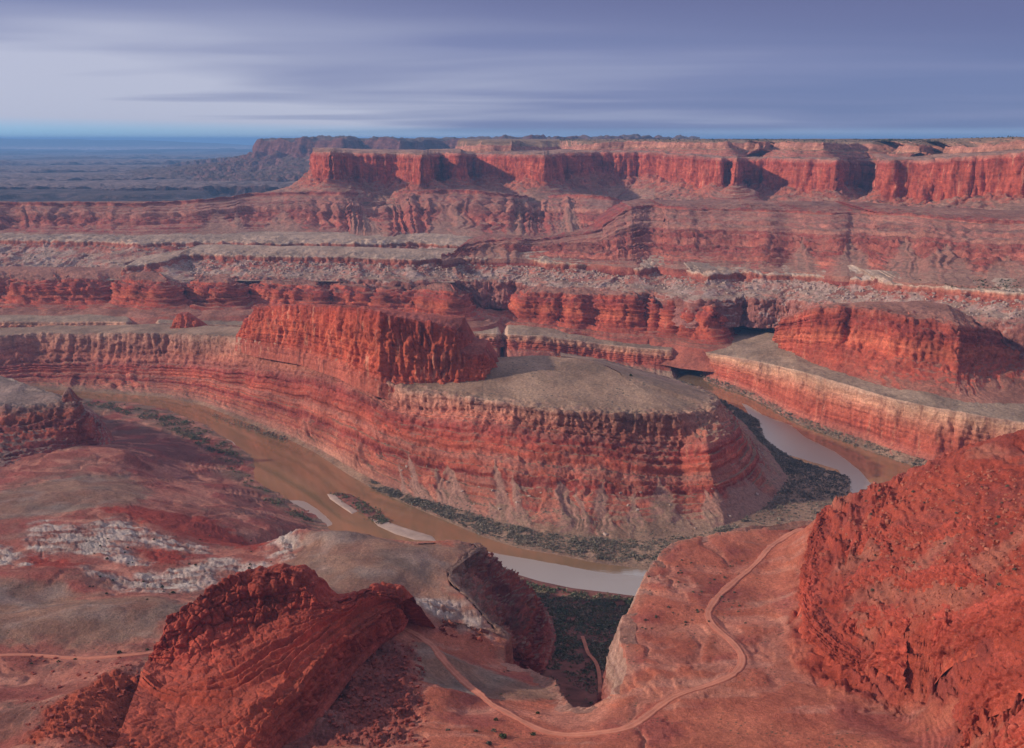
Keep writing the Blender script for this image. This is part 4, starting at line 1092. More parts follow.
nose = [((418, 543, 123), (422, 1302, 66), (430, 1335, 3)), ((455, 542, 120), (466, 1305, 66), (480, 1340, 3)), ((474, 544, 118), (484, 553, 76), (500, 1345, 3)), ((477, 548, 118), (496, 562, 74), (522, 588, 3)), ((462, 558, 120), (508, 571, 70), (534, 594, 3)),
        ((447, 570, 122), (522, 581, 64), (542, 601, 3)), ((450, 582, 122), (532, 592, 54), (550, 611, 3)), ((466, 597, 120), (536, 603, 46), (556, 624, 3)), ((479, 612, 116), (530, 618, 60), (560, 640, 3)), ((488, 622, 112), (523, 632, 66), (556, 655, 3)), ((500, 630, 106), (528, 644, 62), (548, 668, 3)), ((506, 634, 104), (522, 652, 66), (536, 676, 20)),
        ((498, 631, 106), (505, 650, 84), (515, 668, 66)), ((484, 627, 110), (487, 644, 96), (490, 658, 86)), ((468, 624, 112), (470, 641, 101), (472, 654, 94)), ((440, 620, 117), (441, 636, 108), (442, 648, 102)), ((418, 616, 123), (417, 630, 118), (415, 640, 116)), ((400, 612, 134), (398, 620, 134), (396, 626, 136))]
A_ = []; B_ = []; C_ = []
for a, b, c in nose:
    A_.append(U(*a))
    bb_ = U(*b) if b[1] < 1000 else np.array([(b[0] - 512) / F * b[1] * 1.05, b[1], b[2]])
    cc_ = U(*c) if c[1] < 1000 else np.array([(c[0] - 512) / F * c[1] * 1.05, c[1], c[2]])
    B_.append(bb_); C_.append(cc_)
c0, m0, f0 = dense([C(A_), C(B_), C(C_)], main=1, sm=1.8, step=.9)
ins = off(c0, -5, c0[:, 2]); ins[:, 2] = base_h(ins[:, 0], ins[:, 1]) - 1.2
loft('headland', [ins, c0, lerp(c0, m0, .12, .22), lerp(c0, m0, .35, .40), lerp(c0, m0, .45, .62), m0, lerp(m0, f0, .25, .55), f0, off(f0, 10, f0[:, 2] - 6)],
     [dict(vz=.3), dict(fl=2, led=1), dict(fl=3, led=4, blk=4), dict(fl=4, led=5, fb=2, blk=5), dict(fl=4, led=5, fb=3, blk=5), dict(fl=5, led=5, fb=4, blk=5), dict(fl=5, led=5, gu=3, fb=4, blk=4), dict(gu=3, fb=2), {}], [114, 110, 100, 92, 84, 66, 40, 5, 0], M_nose, bed='fine', flL=17, guL=22, fbL=26, seed=21, rowpx=.8, warp=5, blk=12)

# the tilted red butte
bt = [((150, 653, 169), (148, 658, 168), (138, 682, 172), (108, 765, 180), (95, 775, 176)), ((159, 638, 186), (162, 661, 169), (160, 702, 172), (138, 775, 177), (130, 790, 168)), ((167, 618, 199), (180, 661, 171), (182, 708, 173), (170, 780, 177), (165, 800, 165)), ((188, 603, 208), (200, 656, 175), (212, 706, 176), (203, 780, 178), (205, 800, 165)),
      ((213, 586, 216), (225, 644, 180), (240, 700, 179), (234, 770, 179), (245, 790, 164)), ((235, 574, 221), (245, 632, 184), (262, 690, 181), (255, 748, 181), (285, 760, 163)), ((262, 572, 222), (265, 622, 188), (285, 675, 183), (275, 719, 183), (308, 735, 160)), ((287, 569.5, 222), (288, 614, 192), (308, 655, 186), (302, 690, 185), (332, 705, 158)), ((305, 585, 211), (308, 608, 195), (325, 640, 188), (322, 664, 186), (350, 680, 156)),
      ((321, 601, 197), (324, 607, 194), (342, 628, 188), (341, 643, 186), (366, 660, 154)), ((345, 597, 195), (347, 603, 191), (358, 618, 187), (361, 628, 186), (382, 645, 151)), ((368, 588, 195), (369, 594, 190), (376, 606, 186), (380, 614, 184), (398, 634, 147)), ((378, 591, 193), (379, 596, 189), (385, 604, 184), (389, 609, 182), (404, 630, 145)), ((390, 593, 190), (391, 597, 187), (394, 603, 182), (397, 607, 178), (408, 622, 142)), ((398, 604, 178), (399, 606, 175), (401, 609, 168), (403, 613, 162), (409, 618, 140))]
cs = dense([C([U(*r[i]) for r in bt]) for i in range(5)], main=0, sm=1.6, step=.8)
bk1 = cs[0] + np.array([12, 22, -3.]); bk2 = cs[0].copy(); bk2[:, 0] += 30; bk2[:, 1] += 75; bk2[:, 2] = 118
loft('butte', [bk2, bk1, cs[0], lerp(cs[0], cs[1], .35, .30), lerp(cs[0], cs[1], .6, .72), cs[1], lerp(cs[1], cs[2], .5, .5), cs[2], cs[3], lerp(cs[3], cs[4], .35, .6), cs[4]],
     [{}, dict(fl=2), dict(fl=2.2, led=1.4, blk=2.6), dict(fl=2.6, led=2.4, blk=3.6), dict(fl=2.6, led=2.4, blk=3.6), dict(fl=1, led=1.2, blk=2.2), dict(led=1, fb=1.4, blk=.9), dict(led=1, fb=1.4, blk=.9), dict(fb=1.4, fl=1.5, led=1.2, blk=1.5), dict(fl=3.5, led=2.5, blk=3.), {}],
     [0, 180, 182, 170, 158, 146, 128, 108, 90, 60, 30], M_butte, bed='mid', flL=13, fbL=26, seed=22, rowpx=.6, warp=10, blk=11, blkz=.8, cracks=(20, 5.2, 5.1, 8.1, .06))

def crag(top, foot, seed, lift=3.0, blk=6.0):
    """a broken cliff band standing out of the hillside"""
    T_ = C([hit(*p) for p in top]); F_ = C([hit(*p) for p in foot])
    c0, f0 = dense([T_, F_], sm=1.5, step=.75)
    for q in (c0, f0):
        q[:, 2] = base_h(q[:, 0], q[:, 1])
    s_ = np.arange(len(c0)) / len(c0)
    endf = np.minimum(1, np.minimum(s_, 1 - s_) * 7)
    c0 = wig(c0, 2.6, 22, seed)
    c0[:, 2] += lift * endf + 1.6 * fbm(c0[:, 0], c0[:, 1], 0 * s_, 14, 3) * endf
    bk = off(c0, -13, c0[:, 2]); bk[:, 2] = base_h(bk[:, 0], bk[:, 1]) - 5
    lo = off(f0, 4, f0[:, 2] - 7)
    loft('cliff', [bk, c0, lerp(c0, f0, .42, .12), lerp(c0, f0, .55, .36), lerp(c0, f0, .80, .52), lerp(c0, f0, .93, .86), f0, lo],
         [{}, dict(fl=1, blk=1.4), dict(fl=1.6, led=1, blk=2.2), dict(fl=2, led=1.4, blk=2.4), dict(fl=2, led=1.4, blk=2.4), dict(fl=2, led=1, blk=2.2), dict(blk=1.5, fl=1), {}],
         [170, 168, 160, 150, 140, 128, 118, 110], M_butte, bed='fine', flL=8, seed=seed, rowpx=.7, warp=5, blk=blk, blkz=.55)


crag([(842, 500), (830, 514), (823, 540), (817, 568), (813, 596), (820, 622), (838, 640), (872, 655), (905, 668)], [(828, 512), (816, 527), (806, 552), (802, 574), (799, 602), (805, 640), (828, 658), (868, 673), (905, 686)], 41, 4)
crag([(838, 590), (862, 566), (890, 560), (920, 572), (955, 566), (985, 574)], [(834, 606), (860, 588), (890, 581), (918, 592), (952, 587), (985, 590)], 42, 2.5)
crag([(836, 626), (856, 604), (880, 606), (905, 618), (925, 622)], [(838, 642), (858, 625), (880, 627), (903, 638), (925, 638)], 43, 2.5)
crag([(926, 664), (940, 640), (958, 622), (985, 606), (1010, 596), (1050, 590)], [(930, 684), (944, 668), (960, 655), (985, 646), (1010, 640), (1050, 632)], 44, 4, 7)
crag([(958, 720), (970, 690), (985, 668), (1010, 662), (1050, 655)], [(962, 748), (976, 726), (990, 708), (1012, 700), (1050, 694)], 45, 4, 7)
crag([(985, 770), (996, 740), (1012, 722), (1050, 712)], [(990, 800), (1002, 774), (1016, 756), (1050, 746)], 46, 3, 6)
crag([(880, 532), (905, 524), (935, 530), (960, 520), (985, 526)], [(880, 543), (905, 537), (935, 543), (960, 535), (985, 538)], 47, 1.5, 5)
crag([(850, 545), (868, 530), (890, 545)], [(846, 560), (868, 550), (892, 558)], 48, 2, 5)

# bottomland and the bar in mid river
bank = [(455, 552), (485, 562), (506, 571), (539, 581), (572, 588), (605, 592), (635, 596), (680, 602), (760, 606), (900, 606)]
c0, = dense([C([U(px, py, .3) for px, py in bank])], sm=1.5, step=1.3)
n0 = c0.copy(); n0[:, 1] = 800; n0[:, 0] = np.linspace(-20, 330, len(c0)); n0[:, 2] = 8
i0 = c0.copy(); i0[:, 1] -= 14; i0[:, 2] = 3.5
r0 = c0.copy(); r0[:, 1] += 12; r0[:, 2] = -5
M_bot = plain('bottomland_soil', (.20, .075, .055), .5, .06, bump=.3)
loft('riverbank', [r0, c0, i0, n0], [{}, {}, dict(vz=.5), dict(vz=1.5)], [0, 1, 4, 6], M_bot, flip=-1, seed=23, rowpx=1.5)


def mound(name, outline, zt, mat, label=None, seed=0, edge=6):
    P = C([U(px, py, .0) for px, py in outline])
    P = np.concatenate([P, P[:1]])
    L = np.concatenate([[0], np.cumsum(np.linalg.norm(np.diff(P, axis=0), axis=1))])
    u = np.linspace(0, L[-1], 160)
    ring = np.stack([np.interp(u, L, P[:, i]) for i in range(3)], 1)
    ctr = ring[:-1].mean(0)
    rows = []
    for f, z in ((1.08, -1.5), (1.0, .05), (.9, zt * .4), (.7, zt * .9), (.4, zt), (.1, zt), (.0, zt)):
        r = ctr + (ring - ctr) * f
        r[:, 2] = z + (fbm(r[:, 0], r[:, 1], 0 * r[:, 0] + seed, 25, 3) * zt * .35 if 0 < f < 1 else 0)
        rows.append(r)
    P = np.stack(rows)
    o = mesh_obj(name, P.reshape(-1, 3), grid_quads(*P.shape[:2])[:, ::-1], mat)
    tag(o, kind='structure')
    SHEETS.setdefault(name, []).append((P, np.arange(len(rows)) * 1.0))
    return o


M_sand = plain('pale_river_sand', (.42, .30, .24), .2, .05)
M_mud = plain('grey_mud', (.30, .26, .25), .2, .05)
mound('sandbar', [(327, 494), (334, 494), (345, 503), (358, 511), (352, 514), (340, 506), (330, 499)], 1.2, M_sand, seed=1)
mound('island', [(332, 492), (350, 494), (366, 503), (382, 514), (392, 524), (384, 526), (366, 516), (348, 505)], 1.6, M_bot, seed=2)
mound('sandbar', [(366, 514), (385, 521), (405, 528), (432, 536), (436, 541), (415, 540), (395, 534), (378, 526)], 1.3, M_sand, seed=3)

# ------------------------------------------------------------------ dirt roads
M_road = plain('graded_dirt', (.49, .175, .108), .24, .09)
_t = M_road.node_tree
_bs = [n for n in _t.nodes if n.type == 'BSDF_PRINCIPLED'][0]
_src = _bs.inputs['Base Color'].links[0].from_socket
_h = NT.__new__(NT); _h.t = _t
_pos = _h.n('ShaderNodeTexCoord').outputs['Object']
_ac = _h.n('ShaderNodeAttribute', attribute_name='across').outputs['Fac']
_ed = _h.math('ADD', _ac, _h.math('MULTIPLY', _h.math('SUBTRACT', _h.noise(_pos, .25, 4, .6), .5), .5))
_c1 = _h.mix(_h.rng(_ed, .26, .40, 0, .9, True), _src, (.40, .125, .078))
_rut = _h.math('MULTIPLY', _h.rng(_ac, .08, .17, 0, 1, True), _h.rng(_ac, .28, .19, 0, .45, True))
_t.links.new(_h.mix(_rut, _c1, (.60, .26, .175)), _bs.inputs['Base Color'])


def road(name, pix, width):
    P = np.array([hit(*p) for p in pix])
    L = np.concatenate([[0], np.cumsum(np.linalg.norm(np.diff(P[:, :2], axis=0), axis=1))])
    u = np.arange(0, L[-1], 2.0)
    c = gsmooth(np.stack([np.interp(u, L, P[:, i]) for i in range(2)], 1), 5)
    tn = np.gradient(c, axis=0)
    tn /= np.linalg.norm(tn, axis=1)[:, None]
    nn = np.stack([tn[:, 1], -tn[:, 0]], 1)
    ws = np.linspace(-.5, .5, 9)
    wj = width * (1 + .30 * perlin(u / 17, 0 * u, 0 * u + .5) + .22 * perlin(u / 5.3, 0 * u + 3, 0 * u))
    XY = c[:, None] + nn[:, None] * (ws[None, :, None] * wj[:, None, None])
    hh = ground_h(XY[..., 0], XY[..., 1])
    mid = gsmooth(hh.max(1), 4)
    zz = np.maximum(hh + .25, (mid[:, None] - .3)) + .25
    zz[:, 0] = hh[:, 0] - .6
    zz[:, -1] = hh[:, -1] - .6
    V = np.concatenate([XY, zz[..., None]], 2)
    o = mesh_obj(name, V.reshape(-1, 3), grid_quads(*V.shape[:2])[:, ::-1], M_road, attrs={'across': ('FLOAT', np.broadcast_to(np.abs(ws), V.shape[:2]).ravel())})
    return tag(o, kind='structure')


road('dirt_road', ROAD1, 8.5)
road('dirt_road', ROAD2, 7.0)
tr = [U(px, py, 7) for px, py in [(600, 696), (600, 680), (598, 668), (594, 660), (588, 655), (585, 645), (582, 636)]]
c0 = gsmooth(np.stack([np.interp(np.linspace(0, 1, 80), np.linspace(0, 1, len(tr)), C(tr)[:, i]) for i in range(3)], 1), 4)
V = np.stack([c0 + [-2.2, 0, 1.5], c0 + [2.2, 0, 1.5]], 1)
tag(mesh_obj('footpath', V.reshape(-1, 3), grid_quads(80, 2), M_road), kind='structure')

# ------------------------------------------------------------------ vegetation
def veg_mat(name, a, b, c=None):
    m = bpy.data.materials.new(name)
    m.use_nodes = True
    t = NT(m.node_tree)
    pos = t.n('ShaderNodeTexCoord').outputs['Object']
    n = t.noise(pos, .03, 4, .6)
    n2 = t.noise(pos, .6, 2, .6)
    base = t.mix(t.rng(t.math('ADD', t.math('MULTIPLY', n, .6), t.math('MULTIPLY', n2, .4)), .38, .62), a, b)
    if c:
        ti = t.n('ShaderNodeAttribute', attribute_name='tint').outputs['Fac']
        base = t.mix(t.rng(ti, .45, .9), base, c)
        k = t.rng(ti, 0, .5, .7, 1.0)
        base = t.mix(1.0, base, t.n('ShaderNodeCombineColor', {0: k, 1: k, 2: k}).outputs[0], 'MULTIPLY')
    bs = t.n('ShaderNodeBsdfPrincipled', {'Base Color': base, 'Roughness': .9, 'Specular IOR Level': .1})
    t.n('ShaderNodeOutputMaterial', {'Surface': bs.outputs[0]})
    return m


M_tam = veg_mat('bare_tamarisk', (.15, .135, .10), (.27, .235, .18), (.34, .27, .20))
M_tam2 = veg_mat('dark_thicket', (.12, .145, .08), (.20, .205, .125), (.31, .20, .135))
M_jun = veg_mat('juniper', (.03, .04, .022), (.07, .08, .045))
M_bush = veg_mat('desert_bush', (.04, .055, .022), (.085, .085, .04))
M_sage = veg_mat('grey_sage', (.09, .085, .06), (.17, .15, .10))


def leaf_cloud(n, rad, hgt, leaf, rng):
    """n small leaf sprays through a low dome; returns verts, quads"""
    d = rng.normal(size=(n, 3))
    d /= np.linalg.norm(d, axis=1)[:, None]
    d[:, 2] = np.abs(d[:, 2])
    r = rng.uniform(.35, 1.0, (n, 1)) ** .6
    c = d * r * np.array([rad, rad, hgt])
    u = rng.normal(size=(n, 3)); u /= np.linalg.norm(u, axis=1)[:, None]
    v = np.cross(u, rng.normal(size=(n, 3))); v /= np.linalg.norm(v, axis=1)[:, None]
    s = leaf * rng.uniform(.6, 1.3, (n, 1))
    V = np.stack([c - u * s - v * s * .5, c + u * s - v * s * .5, c + u * s * .7 + v * s * .6, c - u * s * .7 + v * s * .6], 1)
    return V


def thicket(name, pts, rlo, rhi, mat, nq=14, hs=1.1, label=None, gap=-.40):
    pts = np.array(pts)
    nq = int(nq * 1.7)
    rng = np.random.default_rng(len(pts))
    pts[:, :2] += rng.normal(size=(len(pts), 2)) * 3.5
    protos = [leaf_cloud(nq, 1, hs, .34, rng) for _ in range(24)]
    pick = rng.integers(0, 24, len(pts))
    keep = fbm(pts[:, 0], pts[:, 1], 0 * pts[:, 0] + 8, 22, 3) > gap
    pts, pick = pts[keep], pick[keep]
    sc = (rlo + (rhi - rlo) * rng.random(len(pts)) ** 1.8) * np.where(rng.random(len(pts)) < .06, 1.5, 1) * (1 + .35 * fbm(pts[:, 0], pts[:, 1], 0 * pts[:, 0] + 5, 30, 2))
    an = rng.uniform(0, 6.28, len(pts))
    V = np.stack(protos)[pick]
    ca, sa = np.cos(an)[:, None, None], np.sin(an)[:, None, None]
    V = np.stack([V[..., 0] * ca - V[..., 1] * sa, V[..., 0] * sa + V[..., 1] * ca, V[..., 2]], -1) * sc[:, None, None, None]
    V = V + pts[:, None, None, :]
    tint = np.repeat(np.clip(rng.normal(.5, .25, len(pts)) + .4 * fbm(pts[:, 0], pts[:, 1], 0 * pts[:, 0], 35, 3), 0, 1), nq * 4)
    n = len(pts) * nq
    o = mesh_obj(name, V.reshape(-1, 3), np.arange(n * 4).reshape(n, 4), mat, smooth=False, attrs={'tint': ('FLOAT', tint)})
    return tag(o, label, None, None, 'stuff')


def in_poly_pts(outline, z, n, rng, dens=None):
    P = C([U(px, py, z) for px, py in outline])
    lo, hi = P[:, :2].min(0), P[:, :2].max(0)
    out = []
    while sum(len(a) for a in out) < n:
        q = rng.uniform(lo, hi, (n * 3, 2))
        k = poly_sdf(q[:, 0], q[:, 1], P) + fbm(q[:, 0], q[:, 1], 0 * q[:, 0], 30, 3) * 7 < 0
        if dens:
            k &= fbm(q[:, 0], q[:, 1], 0 * q[:, 0] + 3, 45, 3) > dens
        out.append(q[k])
    q = np.concatenate(out)[:n]
    return np.concatenate([q, np.full((n, 1), z)], 1)


def on_sheet(name, idx, trange, n, rng, where=None):
    """n points picked on the rows of a landform between two of its level lines"""
    P, t = SHEETS[name][idx]
    rows = np.where((t >= trange[0]) & (t <= trange[1]))[0]
    out = []
    for _ in range(40):
        r = rng.choice(rows, 4 * n)
        s = rng.integers(1, P.shape[1] - 1, 4 * n)
        q = P[r, s]
        if where is not None:
            px, py, _d = proj(q)
            q = q[where(px, py)]
        out.append(q)
        if sum(len(a) for a in out) >= n:
            break
    return np.concatenate(out)[:n]


rg = np.random.default_rng(21)
thicket('thicket', in_poly_pts([(503, 577), (545, 588), (590, 594), (640, 600), (640, 640), (608, 690), (600, 712), (560, 712), (545, 680), (550, 640), (535, 600)], 4, 7000, rg, -.75), 1.0, 3.0, M_tam2, 14, label='dark thicket filling the river bottom below the road bench')
p1 = on_sheet('peninsula', 0, (9.08, 9.9), 8500, rg, lambda px, py: (px > 372) & (px < 720))
thicket('thicket', p1, .9, 2.6, M_tam, 12, label='grey brown thicket along the waterline of the peninsula tip')
p1 = on_sheet('peninsula', 0, (9.0, 9.97), 11000, rg, lambda px, py: (px > 715) & (px < 860) & (py > 400))
thicket('thicket', p1, 1.0, 2.9, M_tam, 12, label='grey brown thicket spread over the point bar beside the right reach')
p1 = on_sheet('river_bench', 0, (5.0, 5.98), 1500, rg, lambda px, py: px > 700)
thicket('thicket', p1, 1.4, 2.8, M_tam, 12, label='pale grey thicket at the foot of the long pale cliff')
p1 = in_poly_pts([(75, 401), (110, 402), (159, 411), (199, 424), (229, 444), (246, 464), (262, 487), (290, 504), (312, 521), (300, 522), (272, 507), (248, 487), (228, 468), (200, 447), (165, 428), (130, 416), (95, 408)], 5, 2600, rg, -.1)
p1[:, 2] = base_h(p1[:, 0], p1[:, 1]) + .3
thicket('thicket', p1[p1[:, 2] > 1.0], .9, 2.6, M_tam2, 14, label='dark green thicket along the inner bank of the left reach')
p1 = in_poly_pts([(210, 414), (240, 421), (285, 437), (290, 440), (282, 441), (255, 432), (225, 422)], 2, 220, rg)
thicket('thicket', p1, 1.5, 2.6, M_tam, 12, label='small grey thicket at the water on the outer bank')
p1 = in_poly_pts([(334, 493), (350, 495), (366, 504), (380, 513), (390, 523), (382, 523), (366, 514), (348, 503)], 1.6, 420, rg)
thicket('thicket', p1, 1.2, 2.4, M_tam2, 14, label='dark brush covering the island in the river')
p1 = on_sheet('mesa', 0, (.3, 1.9), 2600, rg, lambda px, py: (px > 560))
thicket('woodland', p1, 2.5, 5.0, M_jun, 8, label='dark juniper woodland along the top of the mesa')
p1 = on_sheet('rim_bench', 1, (.1, .95), 600, rg, lambda px, py: (px > 905))
thicket('scrub', p1, 1.6, 3.2, M_bush, 8, label='strip of green scrub on the rim bench at right')


def bush_mesh(name, seed, leaf=.30, n=60):
    rng = np.random.default_rng(seed)
    V = leaf_cloud(n, 1.0, 1.15, leaf, rng)
    return V


BUSH = [bush_mesh('b', s) for s in range(5)]
BUSH_ME = {}


def bush(p, r, mat, label, group=None, cat='bush', nm='desert_bush'):
    key = (mat.name, random.randrange(5))
    if key not in BUSH_ME:
        V = BUSH[key[1]]
        o = mesh_obj(nm, V.reshape(-1, 3), np.arange(len(V) * 4).reshape(-1, 4), mat, smooth=False)
        BUSH_ME[key] = o
    else:
        o = BUSH_ME[key].copy()
        COL.objects.link(o)
        for k_ in list(o.keys()):
            if k_ in ('group', 'label', 'category'):
                del o[k_]
    o.name = nm
    o.location = p
    o.scale = (r, r * random.uniform(.85, 1.15), r * random.uniform(.75, 1.1))
    o.rotation_euler = (0, 0, random.uniform(0, 6.28))
    return tag(o, label, cat, group)


def ground_at(px, py):
    P = SHEETS['desert_floor'][0][0].reshape(-1, 3)
    global _gp
    try:
        _gp
    except NameError:
        a, b, c = proj(P)
        _gp = (a, b, c)
    k = np.where((np.abs(_gp[0] - px) < 1.6) & (np.abs(_gp[1] - py) < 1.6))[0]
    if len(k) == 0:
        return hit(px, py)
    return P[k[np.argmin(_gp[2][k])]]


named = [((504, 736), 3.2, M_bush, 'round bright green bush, largest one below the road bend'), ((494.5, 730), 2.3, M_sage, 'grey green bush just uphill left of the bright green bush'), ((490, 743), 2.6, M_sage, 'olive bush at the bottom edge under the bright green bush'),
         ((449, 729), 1.9, M_sage, 'small bush alone on the red ledges left of the road'), ((477, 730), 1.7, M_sage, 'dim little bush between the lone ledge bush and the green bush'), ((496, 719), 1.9, M_bush, 'dark bush close under the straight road'), ((537, 712), 1.9, M_bush, 'dark bush on the grey lip above the river bottom'),
         ((533, 734), 2.3, M_bush, 'low dark bush touching the lower side of the road bend'), ((74, 658), 1.7, M_bush, 'dark bush on the left road where two tracks part'), ((60, 661), 1.6, M_bush, 'dark bush below the left road, second from the fork'), ((32, 663), 1.5, M_bush, 'dark bush below the left road near the frame edge'),
         ((118, 652), 2.6, M_bush, 'wide dark bush lying along the left road'), ((146, 649), 1.8, M_bush, 'dark bush at the end of the left road under the butte'), ((174, 592), 2.6, M_bush, 'largest dark bush among the pale ledges'),
         ((617.6, 369), 4.0, M_bush, 'dark bush on the peninsula flat, farther of two'), ((631, 376), 3.4, M_bush, 'dark bush on the peninsula flat, nearer of two')]
for (px, py), r, mt, lb in named:
    if py < 400:
        P, t_ = SHEETS['peninsula'][0]
        a, b, c = proj(P)
        k = np.argmin((a - px) ** 2 + (b - py) ** 2)
        p = P.reshape(-1, 3)[k]
    else:
        p = ground_at(px, py)
    bush(p - np.array([0, 0, .3]), r, mt, lb)
cnt = 0
zones = [((640, 560, 745, 632), 60, 'low grey bush dotted over the red bench beside the road', 'bushes on the red bench', M_sage, 1.2), ((90, 535, 270, 600), 36, 'small dark bush growing among the pale rock ledges', 'bushes among the pale ledges', M_bush, 1.5),
         ((860, 480, 1020, 600), 34, 'small olive bush on the red rocky hillside', 'bushes on the red hillside', M_sage, 1.4), ((500, 670, 560, 706), 8, 'small bush on the grey brown hill beside the road', 'bushes on the road hill', M_sage, 1.1)]
for (x0, y0, x1, y1), n, lb, gp, mt, r in zones:
    for _ in range(n):
        p = ground_at(rg.uniform(x0, x1), rg.uniform(y0, y1))
        bush(p - np.array([0, 0, .25]), r * rg.uniform(.6, 1.3), mt, lb, gp)

# ------------------------------------------------------------------ boulders
def boulder_mesh(seed):
    """a block split off along its joints: a box cut by random planes, edges worn"""
    import bmesh
    rng = np.random.default_rng(seed)
    bm = bmesh.new()
    bmesh.ops.create_cube(bm, size=2)
    for _ in range(6):
        n = rng.normal(size=3); n /= np.linalg.norm(n)
        g_ = bm.verts[:] + bm.edges[:] + bm.faces[:]
        r = bmesh.ops.bisect_plane(bm, geom=g_, plane_co=tuple(n * rng.uniform(.75, 1.05)), plane_no=tuple(n), clear_outer=True)
        bmesh.ops.holes_fill(bm, edges=[e for e in r['geom_cut'] if isinstance(e, bmesh.types.BMEdge)])
    bmesh.ops.bevel(bm, geom=bm.edges[:], offset=.10, segments=1, affect='EDGES')
    s = np.array([1.0, rng.uniform(.6, .95), rng.uniform(.5, .8)])
    for v in bm.verts:
        v.co = Vector((v.co.x * s[0], v.co.y * s[1], v.co.z * s[2]))
    bmesh.ops.triangulate(bm, faces=bm.faces[:])
    V = np.array([v.co[:] for v in bm.verts])
    T = np.array([[v.index for v in f.verts] for f in bm.faces])
    bm.verts.index_update()
    bm.free()
    return V, T


ROCKS = [boulder_mesh(s) for s in range(6)]
M_pale = plain('pale_boulder', (.42, .30, .245), .25, .4, bump=.4)
M_redb = plain('red_boulder', (.38, .12, .075), .3, .4, bump=.4)
RME = {}


def boulder(p, r, mat, label, group):
    key = (mat.name, random.randrange(6))
    if key not in RME:
        o = mesh_obj('boulder', ROCKS[key[1]][0], ROCKS[key[1]][1], mat, smooth=False)
        RME[key] = o
    else:
        o = RME[key].copy()
        COL.objects.link(o)
    o.name = 'boulder'
    o.location = p
    o.scale = (r, r, r)
    o.rotation_euler = (random.uniform(-.4, .4), random.uniform(-.4, .4), random.uniform(0, 6.28))
    return tag(o, label, 'boulder', group)


def rubble(name, pts, rlo, rhi, mat, label):
    rng = np.random.default_rng(len(pts) + 5)
    VV, TT, base = [], [], 0
    for p in pts:
        V, T = ROCKS[rng.integers(6)]
        a = rng.uniform(0, 6.28)
        r = rlo + (rhi - rlo) * rng.random() ** 2.5
        ca, sa = math.cos(a), math.sin(a)
        W_ = np.stack([V[:, 0] * ca - V[:, 1] * sa, V[:, 0] * sa + V[:, 1] * ca, V[:, 2]], 1) * r + p
        VV.append(W_); TT.append(T + base); base += len(V)
    o = mesh_obj(name, np.concatenate(VV), np.concatenate(TT), mat, smooth=False)
    return tag(o, label, None, None, 'stuff')


for q in on_sheet('peninsula', 0, (6.5, 8.9), 55, rg, lambda px, py: (px > 520) & (px < 770)):
    boulder(q, rg.uniform(1.5, 3.6), M_pale, 'pale boulder lying on the talus under the peninsula tip', 'boulders on the peninsula tip talus')
for q in on_sheet('peninsula', 0, (6.5, 8.9), 16, rg, lambda px, py: (px > 400) & (px < 520)):
    boulder(q, rg.uniform(1.3, 2.6), M_pale, 'pale boulder on the red talus left of the grey fans', 'boulders on the long red talus')
for q in on_sheet('rim_bench', 1, (2.3, 3.9), 60, rg, lambda px, py: (px > 710) & (px < 880)):
    boulder(q, rg.uniform(2.2, 5.5), M_pale, 'big pale block in the rockfall under the rim bench, right half', 'rockfall blocks under the right rim bench')
for q in on_sheet('rim_bench', 1, (2.2, 3.9), 60, rg, lambda px, py: (px > 190) & (px < 640)):
    boulder(q, rg.uniform(2.2, 5.2), M_pale, 'big pale block in the rockfall under the lower rim bench', 'rockfall blocks under the middle rim bench')
for q in [ground_at(rg.uniform(860, 1020), rg.uniform(475, 560)) for _ in range(80)]:
    boulder(q, rg.uniform(.9, 2.4), M_redb, 'angular red brown boulder strewn over the right hillside', 'boulders on the right hillside')
rubble('rubble', on_sheet('rim_bench', 1, (2.1, 4.1), 1900, rg, lambda px, py: (px > 180) & (px < 690)), 1.0, 5.0, M_pale, 'pale rockfall rubble under the middle rim bench')
rubble('rubble', on_sheet('rim_bench', 1, (2.1, 4.1), 1000, rg, lambda px, py: (px > 690)), 1.0, 4.6, M_pale, 'pale rockfall rubble under the right rim bench')
rubble('rubble', on_sheet('rim_bench', 0, (2.0, 4.0), 1500, rg), 1.0, 4.5, M_pale, 'pale rockfall rubble under the far left rim')
rubble('rubble', [ground_at(rg.uniform(840, 1024), rg.uniform(465, 620)) for _ in range(900)], .5, 1.8, M_redb, 'loose red stones over the right hillside')

M_drk = plain('dark_red_boulder', (.27, .065, .046), .3, .5, bump=.4)
pts_ = [ground_at(rg.uniform(330, 425), rg.uniform(640, 746)) for _ in range(700)] + [ground_at(rg.uniform(25, 165), rg.uniform(655, 746)) for _ in range(350)]
rubble('rubble', pts_, .35, 2.0, M_drk, 'dark red fallen stones scattered round the tilted butte')
for q in [ground_at(rg.uniform(335, 425), rg.uniform(640, 742)) for _ in range(26)]:
    boulder(q, rg.uniform(1.0, 2.6), M_drk, 'dark red boulder fallen below the right edge of the tilted butte', 'boulders below the tilted butte')

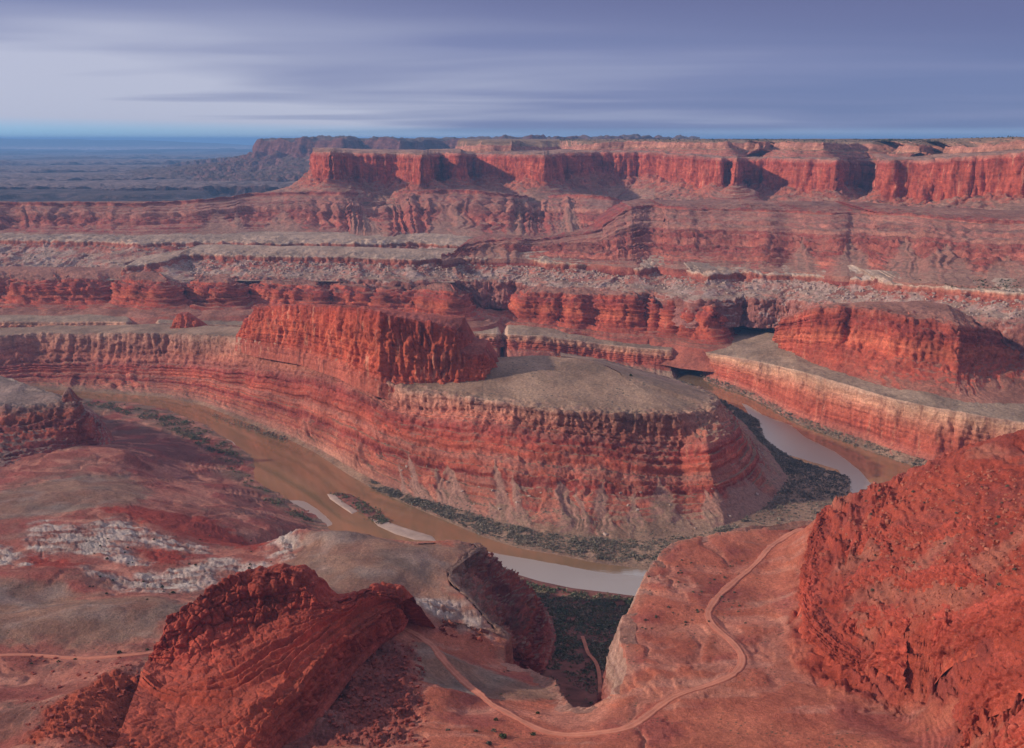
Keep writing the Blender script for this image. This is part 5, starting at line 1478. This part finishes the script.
# ------------------------------------------------------------------ air
hz = bpy.data.materials.new('blue_haze')
hz.use_nodes = True
t = NT(hz.node_tree)
pv = t.n('ShaderNodeVolumePrincipled', {'Color': (.27, .55, 1.0, 1), 'Density': 3.5e-5, 'Anisotropy': .1})
t.n('ShaderNodeOutputMaterial', {'Volume': pv.outputs[0]})
B = 62000.0
V = [[x_, y_, z_] for z_ in (-17.5, 690) for y_ in (-2500, 2 * B) for x_ in (-B, B)]
Q = [[0, 2, 3, 1], [4, 5, 7, 6], [0, 1, 5, 4], [2, 6, 7, 3], [0, 4, 6, 2], [1, 3, 7, 5]]
o = mesh_obj('haze', V, Q, hz, smooth=False)
tag(o, 'thin blue haze in the air over the canyon country', kind='stuff')

# ------------------------------------------------------------------ what each landform is, in words
WORDS = {
    'ground': ['bare ground sheet reaching to the horizon under the whole canyon country'],
    'plain': ['dim blue lowland plain stretching away on the far left'],
    'mountains': ['pale blue mountain ridge along the left horizon'],
    'far_mesa': ['dark purple flat-topped mesa on the horizon behind the red butte end'],
    'mesa': ['pale caprock tier with juniper on top of the long red mesa', 'sheer red sandstone wall of the long mesa with deep shadowed alcoves'],
    'talus_slope': ['gullied grey red slope below the left half of the mesa', 'banded red slope and spur below the right half of the mesa'],
    'rim_bench': ['pale upper bench edge on the left above a boulder slope', 'lower pale bench edge with white rockfall crossing the middle of the view'],
    'red_cliff': ['long broken band of red cliffs behind the peninsula', 'angular red cliff above the pale river bench at right'],
    'river_bench': ['tan bench ending in a pale-rimmed red cliff across the river'],
    'peninsula': ['layered red peninsula wrapped by the river bend, flat tan top'],
    'ridge': ['tall vertically streaked red fin on the neck of the peninsula', 'lower red block at the right end of the fin'],
    'butte': ['small red knob standing alone left of the fin', 'tilted red slab butte in the left foreground'],
    'headland': ['dark ledgy headland with grey top at the left edge above the river', 'dark red nose under the brown dome beside the river bottom'],
    'pinnacle': ['small dark pinnacle at the tip of the left headland'],
    'river': ['muddy brown river looping round the peninsula'],
    'desert_floor': ['near red desert ground with brown domes and pale ledges'],
    'cliff': ['red gorge wall falling from the road bench to the river bottom'],
    'riverbank': ['flat reddish river bottom below the road bench'],
    'sandbar': ['small pale sandbar at the upstream end of the river island', 'long pale sandbar just above the brown dome'],
    'island': ['brushy island in the left reach of the river'],
    'dirt_road': ['winding dirt road curving across the red bench', 'straight dirt road at the left edge below the brown domes'],
    'footpath': ['narrow red track on the dark river bottom'],
    'far_bench': ['low dark bench far out on the blue lowland plain'],
    'haze': ['thin blue haze in the air over the canyon country'],
}
for nm, ws in WORDS.items():
    obs = sorted([o for o in SC.objects if o.type == 'MESH' and o.name.split('.')[0] == nm], key=lambda o: o.name)
    for k, o in enumerate(obs):
        if nm == 'cliff' and k > 0:
            o['label'] = 'broken red cliff band on the right foreground hillside'
            o['group'] = 'cliff bands on the right hillside'
        else:
            o['label'] = ws[min(k, len(ws) - 1)]
        if nm == 'far_bench':
            o['group'] = 'low benches on the far plain'
        o['category'] = nm.replace('_', ' ')
for o in SC.objects:
    if o.type == 'MESH' and o.get('kind') == 'stuff' and 'category' not in o:
        o['category'] = o.name.split('.')[0]
